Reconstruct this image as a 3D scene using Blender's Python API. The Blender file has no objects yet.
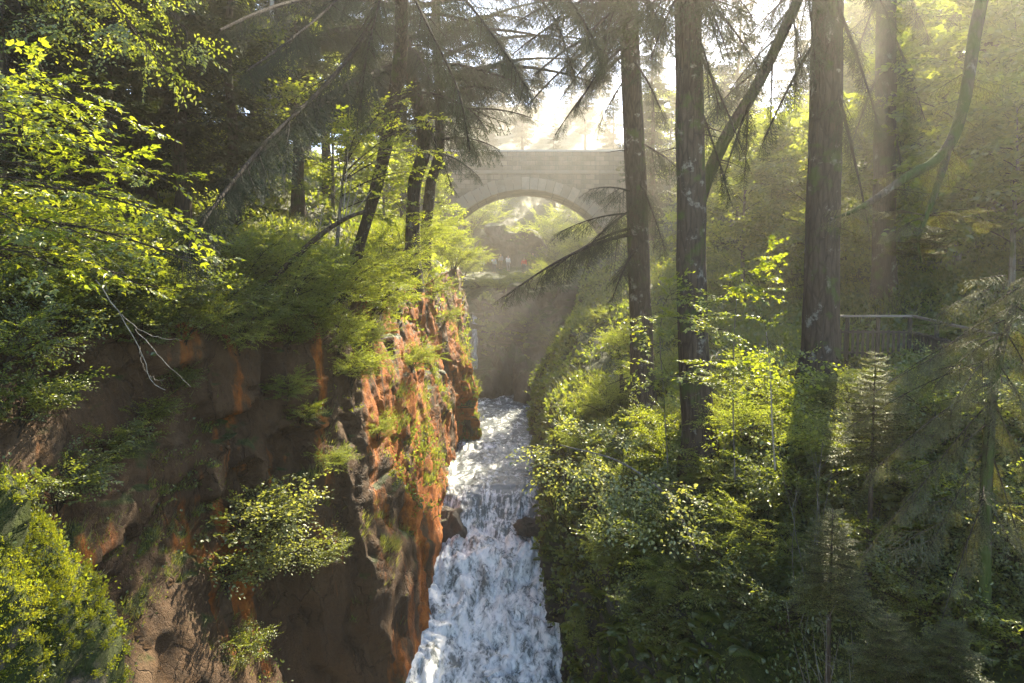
import bpy, math, numpy as np
from mathutils import Vector, Matrix
from mathutils.bvhtree import BVHTree
R = math.radians
SC = bpy.context.scene
COL = SC.collection
rng = np.random.default_rng(11)

# ---------------------------------------------------------------- camera
F = 750.0
PITCH = R(-4.0)
cam = bpy.data.cameras.new("camera"); cam.lens = F/1024*36; cam.sensor_width = 36
cam.clip_start = .1; cam.clip_end = 1000
cam_o = bpy.data.objects.new("camera", cam); COL.objects.link(cam_o)
cam_o.location = (0, 0, 0); cam_o.rotation_euler = (R(90)+PITCH, 0, 0)
SC.camera = cam_o

def ray(px, py):
    v = Vector(((px-512)/F, 1.0, (341.5-py)/F))
    c, s = math.cos(PITCH), math.sin(PITCH)
    return Vector((v.x, v.y*c - v.z*s, v.y*s + v.z*c))
def at(px, py, Y):
    """world point seen at pixel px,py whose ground distance along +Y is Y"""
    d = ray(px, py); return np.array(d*(Y/d.y))
def pix(p):
    p = np.asarray(p, float); c, s = math.cos(PITCH), math.sin(PITCH)
    y = p[..., 1]*c + p[..., 2]*s; z = -p[..., 1]*s + p[..., 2]*c
    y = np.where(y < .05, .05, y)
    return np.stack([512 + p[..., 0]/y*F, 341.5 - z/y*F, y], -1)

# ---------------------------------------------------------------- noise
def h3(i, seed=0):
    i = i.astype(np.int64)
    n = (i[..., 0]*374761393 + i[..., 1]*668265263 + i[..., 2]*2147483647*3 + seed*1274126177) & 0xffffffff
    n = ((n ^ (n >> 13))*1274126177) & 0xffffffff
    n = ((n ^ (n >> 16))*2246822519) & 0xffffffff
    return ((n ^ (n >> 15)) & 0xffffff)/float(0xffffff)
def vnoise(p, seed=0):
    i = np.floor(p); f = p-i; f = f*f*f*(f*(f*6-15)+10); r = 0
    for dx in (0, 1):
        for dy in (0, 1):
            for dz in (0, 1):
                w = (f[..., 0] if dx else 1-f[..., 0])*(f[..., 1] if dy else 1-f[..., 1])*(f[..., 2] if dz else 1-f[..., 2])
                r = r + w*h3(i+np.array([dx, dy, dz]), seed)
    return r*2-1
def fbm(p, octv=5, seed=0, ridged=False):
    a, s, r = 1., 0., 0.
    p = np.array(p, float)
    for k in range(octv):
        v = vnoise(p, seed+k*17)
        if ridged: v = 1-2*np.abs(v)
        r = r + a*v; s += a; a *= .5; p = p*2.03+3.7
    return r/s
def cells(p, seed=0):
    """distance to the nearest and second nearest cell, and the nearest cell's random value"""
    i = np.floor(p); b1 = np.full(p.shape[:-1], 9.); b2 = b1.copy(); val = b1*0
    for dx in (-1, 0, 1):
        for dy in (-1, 0, 1):
            for dz in (-1, 0, 1):
                j = i+np.array([dx, dy, dz])
                c = j+np.stack([h3(j, seed+1), h3(j, seed+2), h3(j, seed+3)], -1)
                d = np.sqrt(((c-p)**2).sum(-1)); v = h3(j, seed+5)
                n = d < b1
                b2 = np.where(n, b1, np.minimum(b2, d)); val = np.where(n, v, val); b1 = np.where(n, d, b1)
    return b1, b2, val

def facets(p, seed=0, tilt=.6):
    """angular broken rock: every cell is a plane at its own height and tilt"""
    i = np.floor(p); b1 = np.full(p.shape[:-1], 9.); b2 = b1.copy(); d = b1*0
    for dx in (-1, 0, 1):
        for dy in (-1, 0, 1):
            for dz in (-1, 0, 1):
                j = i+np.array([dx, dy, dz])
                c = j+np.stack([h3(j, seed+1), h3(j, seed+2), h3(j, seed+3)], -1)
                r = p-c; q = np.abs(r).max(-1)*.6+np.sqrt((r**2).sum(-1))*.5
                g = np.stack([h3(j, seed+6), h3(j, seed+7), h3(j, seed+8)], -1)-.5
                v = h3(j, seed+5)-.5+(g*r).sum(-1)*tilt*2
                n = q < b1
                b2 = np.where(n, b1, np.minimum(b2, q)); d = np.where(n, v, d); b1 = np.where(n, q, b1)
    return d, b2-b1

# ---------------------------------------------------------------- mesh builder
class MB:
    def __init__(s): s.v = []; s.f = {3: [], 4: []}; s.n = 0
    def add(s, v, quads=None, tris=None, mat=0):
        v = np.asarray(v, float).reshape(-1, 3)
        for k, f in ((4, quads), (3, tris)):
            if f is not None and len(f):
                f = np.asarray(f, np.int64).reshape(-1, k)
                m = np.broadcast_to(np.asarray(mat), (len(f),)) if np.ndim(mat) == 0 else np.asarray(mat)
                s.f[k].append((f+s.n, m))
        s.v.append(v); s.n += len(v)
    def cat(s):
        V = np.concatenate(s.v) if s.v else np.zeros((0, 3))
        o = []
        for k in (4, 3):
            if s.f[k]: o += [np.concatenate([a for a, _ in s.f[k]]), np.concatenate([m for _, m in s.f[k]])]
            else: o += [np.zeros((0, k), np.int64), np.zeros(0, np.int64)]
        return (V, *o)
    def inst(s, base, M, T):
        """N copies of base=(V,Q,mq,Tr,mt) by matrices M (N,3,3) and offsets T (N,3)"""
        V, Q, mq, Tr, mt = base; N = len(T)
        if not N: return
        W = np.einsum('nij,kj->nki', M, V)+np.asarray(T)[:, None, :]
        off = (np.arange(N)*len(V))[:, None, None]+s.n
        if len(Q): s.f[4].append(((Q[None]+off).reshape(-1, 4), np.tile(mq, N)))
        if len(Tr): s.f[3].append(((Tr[None]+off).reshape(-1, 3), np.tile(mt, N)))
        s.v.append(W.reshape(-1, 3)); s.n += N*len(V)
    def box(s, lo, hi, mat=0, M=None, T=(0, 0, 0)):
        lo, hi = np.array(lo, float), np.array(hi, float)
        v = np.array([[(lo, hi)[a][0], (lo, hi)[b][1], (lo, hi)[c][2]] for a in (0, 1) for b in (0, 1) for c in (0, 1)])
        if M is not None: v = v@np.asarray(M).T
        s.add(v+np.array(T), [[0, 1, 3, 2], [4, 6, 7, 5], [0, 4, 5, 1], [2, 3, 7, 6], [0, 2, 6, 4], [1, 5, 7, 3]], mat=mat)
    def tube(s, pts, rad, sides=8, mat=0, cap=True, rough=0, seed=0):
        pts = np.asarray(pts, float); n = len(pts); rad = np.broadcast_to(np.asarray(rad, float), (n,))
        t = np.gradient(pts, axis=0); t /= np.linalg.norm(t, axis=1, keepdims=True)+1e-9
        up = np.array([0, 0, 1.]) if abs(t[0][2]) < .9 else np.array([1., 0, 0])
        x = np.cross(t[0], up); x /= np.linalg.norm(x); fr = []
        for k in range(n):
            x = x-t[k]*x.dot(t[k]); x /= np.linalg.norm(x)+1e-9; fr.append((x, np.cross(t[k], x)))
        a = np.arange(sides)/sides*2*math.pi
        X = np.array([f[0] for f in fr]); Y = np.array([f[1] for f in fr])
        ring = X[:, None]*np.cos(a)[None, :, None]+Y[:, None]*np.sin(a)[None, :, None]
        rr = rad[:, None]*np.ones(sides)
        if rough:
            q = pts[:, None]+ring*rad[:, None, None]
            rr = rr*(1+rough*fbm(np.stack([q[..., 0]*5, q[..., 1]*5, q[..., 2]*1.1], -1), 4, seed))
        v = (pts[:, None]+ring*rr[..., None]).reshape(-1, 3)
        i = np.arange(n-1)[:, None]*sides; j = np.arange(sides)[None]; j2 = (j+1) % sides
        q = np.stack([i+j, i+j2, i+sides+j2, i+sides+j], -1).reshape(-1, 4)
        tr = []
        if cap and sides > 3:
            v = np.concatenate([v, pts[-1:]]); tr = [[(n-1)*sides+k, (n-1)*sides+(k+1) % sides, n*sides] for k in range(sides)]
        s.add(v, q, tr, mat)
    def build(s, name, mats, parent=None, smooth=False):
        V, Q, mq, T, mt = s.cat()
        me = bpy.data.meshes.new(name)
        me.vertices.add(len(V)); me.vertices.foreach_set('co', V.astype(np.float32).ravel())
        lv = np.concatenate([Q.ravel(), T.ravel()]).astype(np.int32)
        me.loops.add(len(lv)); me.loops.foreach_set('vertex_index', lv)
        ls = np.concatenate([np.arange(len(Q))*4, len(Q)*4+np.arange(len(T))*3]).astype(np.int32)
        me.polygons.add(len(ls)); me.polygons.foreach_set('loop_start', ls)
        me.polygons.foreach_set('material_index', np.concatenate([mq, mt]).astype(np.int32))
        sm = np.zeros(len(ls), bool)
        sm[:] = smooth if np.ndim(smooth) == 0 and not isinstance(smooth, (list, tuple)) else np.isin(np.concatenate([mq, mt]), smooth)
        me.polygons.foreach_set('use_smooth', sm)
        me.update(calc_edges=True)
        for m in (mats if isinstance(mats, (list, tuple)) else [mats]): me.materials.append(m)
        o = bpy.data.objects.new(name, me); COL.objects.link(o)
        if parent is not None: o.parent = parent
        return o
def frames(d, up, jit=0):
    """N local frames whose Y runs along d"""
    d = np.asarray(d, float).reshape(-1, 3); up = np.broadcast_to(np.asarray(up, float), d.shape)
    if jit: up = up+rng.normal(0, jit, d.shape)
    y = d/(np.linalg.norm(d, axis=1, keepdims=True)+1e-9)
    x = np.cross(y, up); x /= np.linalg.norm(x, axis=1, keepdims=True)+1e-9
    return np.stack([x, y, np.cross(x, y)], -1)
def tag(o, label=None, cat=None, group=None, kind=None):
    for k, v in (('label', label), ('category', cat), ('group', group), ('kind', kind)):
        if v: o[k] = v
    return o
def thing(name, label, cat, loc=(0, 0, 0), rz=0, group=None):
    o = bpy.data.objects.new(name, None); COL.objects.link(o)
    o.location = loc; o.rotation_euler = (0, 0, rz); o.empty_display_size = .3
    return tag(o, label, cat, group)
def dup(root, loc, rz=0, scale=1, label=None, group=None, tilt=(0, 0)):
    r = root.copy(); COL.objects.link(r); r.location = loc; r.rotation_euler = (tilt[0], tilt[1], rz)
    r.scale = (scale,)*3 if np.ndim(scale) == 0 else scale
    if label: r['label'] = label
    if group: r['group'] = group
    for ch in list(root.children):
        c = ch.copy(); COL.objects.link(c); c.parent = r
        for g in ch.children:
            d = g.copy(); COL.objects.link(d); d.parent = c
    return r
def bez(a, b, c, n=12):
    t = np.linspace(0, 1, n)[:, None]; a, b, c = (np.asarray(q, float) for q in (a, b, c))
    return (1-t)**2*a+2*t*(1-t)*b+t*t*c
def smooth_path(pts, n=24):
    """Catmull-Rom through the points"""
    P = np.asarray(pts, float); P = np.concatenate([[2*P[0]-P[1]], P, [2*P[-1]-P[-2]]]); o = []
    m = len(P)-3
    for t in np.linspace(0, m-1e-6, n):
        k = int(t); u = t-k; a, b, c, d = P[k:k+4]
        o.append(.5*((2*b)+(c-a)*u+(2*a-5*b+4*c-d)*u*u+(3*b-3*c+d-a)*u**3))
    return np.array(o)

# ---------------------------------------------------------------- materials
class NT:
    def __init__(s, name):
        s.m = bpy.data.materials.new(name); s.m.use_nodes = True; s.t = s.m.node_tree; s.t.nodes.clear()
        s.out = s.n('ShaderNodeOutputMaterial')
    def n(s, typ, **kw):
        x = s.t.nodes.new(typ)
        for k, v in kw.items():
            if k.startswith('i_'):
                key = k[2:]; key = int(key) if key.isdigit() else key.replace('_', ' ')
                s.set(x, key, v)
            else: setattr(x, k, v)
        return x
    def set(s, x, key, v):
        if isinstance(v, bpy.types.NodeSocket): s.t.links.new(v, x.inputs[key])
        else: x.inputs[key].default_value = v
    def noise(s, vec, scale, detail=5, rough=.55, dim='3D', out='Fac'):
        return s.n('ShaderNodeTexNoise', noise_dimensions=dim, i_Vector=vec, i_Scale=scale, i_Detail=detail, i_Roughness=rough).outputs[out]
    def map(s, vec, scale=(1, 1, 1), loc=(0, 0, 0), rot=(0, 0, 0)):
        return s.n('ShaderNodeMapping', i_Vector=vec, i_Scale=scale, i_Location=loc, i_Rotation=rot).outputs[0]
    def ramp(s, fac, stops, interp='LINEAR'):
        r = s.n('ShaderNodeValToRGB', i_Fac=fac); e = r.color_ramp; e.interpolation = interp
        while len(e.elements) < len(stops): e.elements.new(.5)
        for k, (p, c) in enumerate(stops):
            e.elements[k].position = p; e.elements[k].color = (*c, 1) if len(c) == 3 else c
        return r.outputs[0]
    def step(s, fac, a, b):
        return s.n('ShaderNodeMapRange', i_Value=fac, i_1=a, i_2=b, i_3=0., i_4=1.).outputs[0]
    def mix(s, fac, a, b):
        x = s.n('ShaderNodeMix', data_type='RGBA'); s.set(x, 0, fac)
        for k, v in ((6, a), (7, b)): s.set(x, k, (*v, 1) if isinstance(v, tuple) and len(v) == 3 else v)
        return x.outputs[2]
    def math(s, op, a, b=0.):
        x = s.n('ShaderNodeMath', operation=op); s.set(x, 0, a); s.set(x, 1, b); return x.outputs[0]
    def pos(s): return s.n('ShaderNodeNewGeometry').outputs['Position']
    def obj(s): return s.n('ShaderNodeTexCoord').outputs['Object']
    def bump(s, h, strength=.5, dist=.05):
        return s.n('ShaderNodeBump', i_Height=h, i_Strength=strength, i_Distance=dist).outputs[0]
    def princ(s, col, rough=.8, normal=None, spec=.3, **kw):
        p = s.n('ShaderNodeBsdfPrincipled'); s.set(p, 'Base Color', (*col, 1) if isinstance(col, tuple) and len(col) == 3 else col)
        s.set(p, 'Roughness', rough); s.set(p, 'Specular IOR Level', spec)
        if normal is not None: s.set(p, 'Normal', normal)
        for k, v in kw.items(): s.set(p, k.replace('_', ' '), v)
        return p.outputs[0]
    def done(s, shader): s.t.links.new(shader, s.out.inputs[0]); return s.m

def leaf_mat(name, cols, trans=.5, tcol=(1.25, 1.15, .45), gloss=.06, rough=.45, hue=.0):
    """a thin leaf: diffuse on top, light coming through from behind, a little sheen"""
    t = NT(name)
    isl = t.n('ShaderNodeNewGeometry').outputs['Random Per Island']
    n = t.noise(t.pos(), .9, 3)
    f = t.math('ADD', t.math('MULTIPLY', isl, .6), t.math('MULTIPLY', t.step(n, .3, .7), .4))
    c = t.ramp(f, [(k/(len(cols)-1), q) for k, q in enumerate(cols)])
    tc = t.n('ShaderNodeMix', data_type='RGBA', blend_type='MULTIPLY', clamp_result=True); t.set(tc, 0, 1.); t.set(tc, 6, c); t.set(tc, 7, (*[q*2.65 for q in tcol], 1))
    d = t.n('ShaderNodeBsdfDiffuse', i_Color=c).outputs[0]
    r = t.n('ShaderNodeBsdfTranslucent', i_Color=tc.outputs[2]).outputs[0]
    m = t.n('ShaderNodeMixShader', i_0=trans, i_1=d, i_2=r).outputs[0]
    g = t.n('ShaderNodeBsdfGlossy', i_Roughness=rough, i_Color=(.9, .95, .9, 1)).outputs[0]
    return t.done(t.n('ShaderNodeMixShader', i_0=gloss, i_1=m, i_2=g).outputs[0])

def bark_mat(name, a, b, scale=(9, 9, 1.6), moss=.0, mosscol=(.05, .07, .015), lich=.5):
    t = NT(name); p = t.map(t.pos(), scale)
    n = t.noise(p, 1.3, 8, .65); v = t.n('ShaderNodeTexVoronoi', feature='DISTANCE_TO_EDGE', i_Vector=p, i_Scale=1.1).outputs['Distance']
    c = t.mix(t.step(n, .3, .72), a, b)
    c = t.mix(t.math('MULTIPLY', t.step(v, .12, 0.), .6), c, tuple(.45*q for q in a))
    l = t.noise(t.pos(), 3.1, 6, .7)
    c = t.mix(t.math('MULTIPLY', t.step(l, .58, .66), lich), c, (.3, .31, .26))
    if moss:
        m = t.noise(t.pos(), 1.7, 5, .6); c = t.mix(t.math('MULTIPLY', t.step(m, .62-moss*.3, .7-moss*.3), .85), c, mosscol)
    h = t.math('ADD', n, t.math('MULTIPLY', t.step(v, 0., .2), .6))
    return t.done(t.princ(c, .92, t.bump(h, .9, .03), .15))
# ---------------------------------------------------------------- light
SUN_AZ, SUN_EL = R(24), R(37)
SUN = np.array([math.sin(SUN_AZ)*math.cos(SUN_EL), math.cos(SUN_AZ)*math.cos(SUN_EL), math.sin(SUN_EL)])
w = bpy.data.worlds.new("World"); SC.world = w; w.use_nodes = True
nt = w.node_tree; sky = nt.nodes.new('ShaderNodeTexSky'); sky.sky_type = 'NISHITA'; sky.sun_disc = False
sky.sun_elevation = SUN_EL; sky.sun_rotation = SUN_AZ; sky.air_density = 1.0; sky.dust_density = 1.2; sky.altitude = 1400
nt.links.new(sky.outputs[0], nt.nodes['Background'].inputs[0]); nt.nodes['Background'].inputs[1].default_value = .13
sl = bpy.data.lights.new("sun", 'SUN'); sl.energy = 5.0; sl.angle = R(.5); sl.color = (1, .87, .65)
so = bpy.data.objects.new("sun", sl); COL.objects.link(so); so.location = (10, 30, 40)
so.rotation_euler = Vector(-SUN).to_track_quat('-Z', 'Y').to_euler()
vs = SC.view_settings; vs.view_transform = 'Standard'; vs.look = 'None'; vs.gamma = 1; vs.use_curve_mapping = False; vs.exposure = 2.4
SC.cycles.max_bounces = 5; SC.cycles.diffuse_bounces = 3; SC.cycles.glossy_bounces = 2; SC.cycles.transmission_bounces = 4
SC.cycles.volume_bounces = 0; SC.cycles.use_denoising = True; SC.cycles.caustics_reflective = False; SC.cycles.caustics_refractive = False
SC.cycles.sample_clamp_indirect = 6; SC.cycles.sample_clamp_direct = 0

# ---------------------------------------------------------------- rock and soil
def rock_mat(name, orange, dark=(.040, .027, .017), mid=(.095, .065, .040), pale=(.19, .155, .12), moss=.5, region=None):
    t = NT(name); P = t.pos()
    n1 = t.noise(P, .55, 8, .62); n2 = t.noise(t.map(P, (1.6, 1.6, .22)), 1.0, 7, .62); n3 = t.noise(P, 7, 6, .7)
    c = t.ramp(t.math('ADD', t.math('MULTIPLY', n1, .55), t.math('MULTIPLY', n2, .45)), [(.3, dark), (.5, mid), (.72, pale)])
    c = t.mix(t.math('MULTIPLY', t.step(n3, .5, .72), .45), c, tuple(.45*q for q in dark))
    wv = t.n('ShaderNodeVectorMath', operation='ADD', i_0=t.map(P, (1.0, .55, .3))); t.t.links.new(t.n('ShaderNodeVectorMath', operation='SCALE', i_0=t.n('ShaderNodeTexNoise', i_Vector=P, i_Scale=1.1, i_Detail=5).outputs['Color'], i_Scale=.9).outputs[0], wv.inputs[1])
    v1 = t.n('ShaderNodeTexVoronoi', feature='DISTANCE_TO_EDGE', i_Vector=wv.outputs[0], i_Scale=.9).outputs['Distance']; v2 = t.n('ShaderNodeTexVoronoi', feature='DISTANCE_TO_EDGE', i_Vector=wv.outputs[0], i_Scale=3.1).outputs['Distance']
    ck = t.math('MAXIMUM', t.step(v1, .018, 0.), t.math('MULTIPLY', t.step(v2, .03, 0.), .35)); n4 = t.noise(P, 38, 4, .75)
    c = t.mix(t.math('MULTIPLY', ck, .4), c, tuple(.3*q for q in dark)); c = t.mix(t.math('MULTIPLY', t.step(n4, .55, .75), .4), c, tuple(1.25*q for q in pale))
    if orange:
        o1 = t.noise(t.map(P, (.75, .75, .15), (3.1, 1.7, .4)), 1.0, 6, .6)
        o2 = t.noise(t.map(P, (5, 5, .9)), 1.0, 6, .7)
        f = t.math('ADD', o1, t.math('MULTIPLY', o2, .22))
        if region:
            sep = t.n('ShaderNodeSeparateXYZ', i_0=P).outputs
            g = t.math('MULTIPLY', t.step(sep[1], region[0], region[0]+5), t.step(sep[1], region[1], region[1]-5))
            f = t.math('ADD', f, t.math('MULTIPLY', g, region[2]))
        nzz = t.n('ShaderNodeSeparateXYZ', i_0=t.n('ShaderNodeNewGeometry').outputs['Normal']).outputs[2]
        f = t.math('MULTIPLY', t.step(f, .76-orange*.06, .85-orange*.06), t.step(nzz, .75, .45))
        oc = t.ramp(t.noise(P, 3.3, 6, .7), [(.3, (.12, .034, .008)), (.5, (.40, .115, .012)), (.72, (.55, .22, .04))])
        c = t.mix(t.math('MULTIPLY', f, .92), c, oc)
    nz = t.n('ShaderNodeSeparateXYZ', i_0=t.n('ShaderNodeNewGeometry').outputs['Normal']).outputs[2]
    m = t.math('ADD', nz, t.math('MULTIPLY', t.math('SUBTRACT', t.noise(P, 1.3, 6, .65), .5), 1.5))
    mf = t.step(m, .75-moss*.6, .95-moss*.6)
    mc = t.ramp(t.noise(P, 5, 5, .7), [(.3, (.018, .026, .006)), (.55, (.045, .06, .012)), (.75, (.10, .11, .02))])
    c = t.mix(mf, c, mc)
    h = t.math('ADD', t.math('MULTIPLY', n3, .35), t.math('ADD', t.math('MULTIPLY', n2, .9), t.math('SUBTRACT', t.math('MULTIPLY', t.noise(P, 18, 6, .75), .45), t.math('MULTIPLY', ck, .3))))
    rg = t.ramp(n1, [(.35, (.55,)*3), (.65, (.9,)*3)])
    return t.done(t.princ(c, rg, t.bump(h, 1.0, .17), .25))
M_ROCKL = rock_mat('ochre_stained_rock', 1.0, dark=(.036, .020, .010), mid=(.095, .052, .023), pale=(.18, .12, .07), moss=.45, region=(17.5, 42, .15))
M_ROCKR = rock_mat('mossy_rock', .0, dark=(.022, .02, .015), mid=(.06, .055, .04), pale=(.12, .11, .09), moss=.95)
M_ROCKF = rock_mat('grey_brown_rock', .0, dark=(.03, .023, .017), mid=(.085, .066, .05), pale=(.20, .165, .13), moss=.55)
M_BOULD = rock_mat('wet_boulder_rock', .0, dark=(.04, .033, .028), mid=(.10, .085, .07), pale=(.22, .2, .17), moss=-.4)

def sheet(stations, segs, ystep, smooth_m=2.0, extra=None):
    """a surface through cross-sections {Y: [(x,z)..]}; segs = samples per segment"""
    ys = np.array(sorted(stations)); cs = []
    for y in ys:
        p = np.array(stations[y], float); o = []
        for k, n in enumerate(segs):
            t = (np.arange(n)/n)[:, None]; o.append(p[k]*(1-t)+p[k+1]*t)
        cs.append(np.concatenate(o+[p[-1:]]))
    cs = np.array(cs)
    Y = np.arange(ys[0], ys[-1]+.001, ystep)
    G = np.stack([np.stack([np.interp(Y, ys, cs[:, j, c]) for j in range(cs.shape[1])], 1) for c in (0, 1)], -1)
    k = int(smooth_m/ystep)
    if k > 1:
        ker = np.hanning(k+2)[1:-1]; ker /= ker.sum(); pad = k
        Gp = np.pad(G, ((pad, pad), (0, 0), (0, 0)), mode='reflect', reflect_type='odd')
        G = np.apply_along_axis(lambda a: np.convolve(a, ker, 'same'), 0, Gp)[pad:-pad]
    P = np.stack([G[..., 0], np.broadcast_to(Y[:, None], G.shape[:2]), G[..., 1]], -1)
    # round the corners of the section a little
    Q = P.copy()
    for _ in range(3): Q[:, 1:-1] = .25*Q[:, :-2]+.5*Q[:, 1:-1]+.25*Q[:, 2:]
    return Q
def normals(P):
    a = np.gradient(P, axis=0); b = np.gradient(P, axis=1); n = np.cross(b, a)
    return n/(np.linalg.norm(n, axis=-1, keepdims=True)+1e-9)
def grid_mb(P, flip=False):
    n, m = P.shape[:2]; mb = MB(); i = np.arange(n-1)[:, None]*m; j = np.arange(m-1)[None]
    q = np.stack([i+j, i+j+1, i+m+j+1, i+m+j], -1).reshape(-1, 4)
    mb.add(P.reshape(-1, 3), q[:, ::-1] if flip else q); return mb
def bvh_of(P):
    n, m = P.shape[:2]; i = np.arange(n-1)[:, None]*m; j = np.arange(m-1)[None]
    q = np.stack([i+j, i+j+1, i+m+j+1, i+m+j], -1).reshape(-1, 4)
    return BVHTree.FromPolygons(P.reshape(-1, 3).tolist(), q.tolist())

LEFT = {
 1:  [(-4.6, -17), (-5.4, -11), (-6.6, -6.5), (-7.6, -3.0), (-8.6, -.8), (-10, .2), (-14, 2.5), (-22, 8), (-40, 14), (-90, 15)],
 9:  [(-4.6, -16), (-5.4, -10.5), (-6.5, -6.3), (-7.4, -3.2), (-8.3, -.7), (-9.8, .2), (-14, 2.5), (-22, 8), (-40, 14), (-90, 15)],
 13: [(-4.3, -15), (-4.9, -10), (-5.9, -6.1), (-6.7, -3.1), (-7.4, -.7), (-8.9, .3), (-13.5, 2.6), (-22, 8), (-40, 14), (-90, 15)],
 17: [(-4.3, -14), (-4.9, -10), (-5.7, -6.0), (-6.1, -3.2), (-6.3, -.6), (-7.6, .4), (-12.5, 2.6), (-22, 8), (-40, 14), (-90, 15)],
 18.6: [(-3.5, -13.4), (-3.9, -10.9), (-4.55, -6.6), (-5.15, -3.2), (-5.5, -.6), (-7.0, .5), (-11.5, 2.8), (-22, 8), (-40, 14), (-90, 21)],
 20: [(-3.15, -13), (-3.3, -10.9), (-4.0, -6.6), (-4.6, -3.2), (-5.0, -.6), (-6.5, .5), (-11.5, 2.8), (-22, 8), (-40, 14), (-90, 15)],
 24: [(-2.75, -12), (-2.85, -9), (-3.3, -5.6), (-3.7, -2.8), (-4.2, -.3), (-5.6, .7), (-11, 3), (-22, 8), (-40, 14), (-90, 15)],
 28: [(-2.6, -10.5), (-2.65, -8), (-2.9, -5), (-3.2, -2.2), (-3.6, 0), (-5, 1), (-10.5, 3.6), (-22, 9), (-40, 14), (-90, 15)],
 36: [(-2.0, -9.5), (-2.0, -7.5), (-1.85, -5.2), (-2.3, -2.0), (-2.9, .9), (-4.5, 2), (-10, 4.6), (-22, 10), (-40, 14), (-90, 15)],
 45: [(-2.6, -9.5), (-2.6, -7.5), (-2.6, -4.5), (-2.8, -1.5), (-3.2, 1.3), (-5, 3), (-10, 5.5), (-22, 11), (-40, 14), (-90, 16)],
 53: [(-4.4, -9.5), (-4.4, -7.5), (-4.5, -4), (-4.7, -1), (-5.2, 1.7), (-7, 4), (-11, 6), (-22, 11), (-40, 14), (-90, 16)],
 62: [(-6.4, -9.5), (-6.4, -7.5), (-6.4, -3), (-6.6, .5), (-7.2, 3), (-9, 6), (-13, 9), (-22, 13), (-40, 14), (-90, 16)],
 74: [(-7.5, -9.5), (-7.5, -7.5), (-7.6, -2), (-7.8, 2), (-8.6, 5), (-11, 9), (-14, 12), (-22, 14), (-40, 15), (-90, 16)],
 100:[(-9, -9.5), (-9, -7.5), (-9, -2), (-9.5, 3), (-11, 6), (-14, 9), (-18, 12), (-26, 15), (-45, 17), (-90, 19)],
 150:[(-9, -9.5), (-9, -7.5), (-9, -2), (-9.5, 3), (-11, 8), (-14, 12), (-18, 16), (-26, 18), (-45, 20), (-90, 22)],
}
RIGHT = {
 1:  [(2.6, -17), (3.2, -12), (4.2, -8.6), (5.4, -6.6), (7.4, -4.7), (10, -3.2), (15, -1.4), (24, 3), (45, 9), (90, 11)],
 9:  [(1.6, -16), (2.0, -11.5), (3.0, -8.4), (4.4, -6.6), (6.4, -4.9), (9, -3.0), (14, -1.5), (23, 3), (45, 9), (90, 11)],
 12: [(1.15, -15), (1.4, -11), (2.2, -8.2), (3.5, -6.3), (5.2, -4.6), (8, -2.7), (13, -1.6), (22, 3), (45, 9), (90, 11)],
 16: [(1.3, -14), (1.45, -10.8), (1.8, -7.6), (2.5, -5.2), (3.9, -3.9), (7, -2.3), (12, -1.6), (22, 3), (45, 9), (90, 11)],
 20: [(1.3, -13), (1.35, -10.8), (1.5, -7.6), (2.1, -5.2), (3.6, -4.0), (7, -2.1), (12, -1.6), (22, 3), (45, 9), (90, 11)],
 24: [(1.2, -12), (1.25, -9), (1.4, -6.4), (1.9, -4.9), (3.6, -4.1), (7, -2.0), (12, -1.3), (22, 3), (45, 9), (90, 11)],
 28: [(1.25, -10.5), (1.3, -8), (1.4, -5.8), (1.9, -4.1), (3.0, -3.4), (7, -1.6), (12, -.8), (22, 3.4), (45, 9), (90, 11)],
 36: [(1.2, -9.5), (1.2, -7.6), (1.35, -5.4), (1.9, -3.6), (3.0, -1.8), (6.5, -.3), (12, 1), (22, 5), (45, 10), (90, 11)],
 42: [(1.2, -9.5), (1.2, -7.6), (1.6, -5.4), (2.6, -3), (4.1, -1.1), (7, .5), (12, 2), (22, 6), (45, 10), (90, 12)],
 48: [(1.9, -9.5), (1.9, -7.6), (2.6, -5), (4.6, -2), (4.9, 1.9), (7.5, 3), (13, 4), (22, 8), (45, 10), (90, 12)],
 57: [(5, -9.5), (5, -7.5), (5.2, -4), (5.5, 0), (6.2, 3), (9, 5), (14, 7), (24, 10), (45, 10), (90, 12)],
 74: [(8.4, -9.5), (8.4, -7.5), (8.5, -2), (8.8, 2), (9.6, 5), (12, 9), (16, 12), (26, 14), (45, 11), (90, 13)],
 100:[(10, -9.5), (10, -7.5), (10, -2), (10.5, 3), (12, 6), (15, 9), (19, 12), (28, 16), (45, 12), (90, 14)],
 150:[(10, -9.5), (10, -7.5), (10, -2), (10.5, 3), (12, 8), (15, 12), (19, 16), (28, 20), (45, 14), (90, 16)],
}
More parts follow.
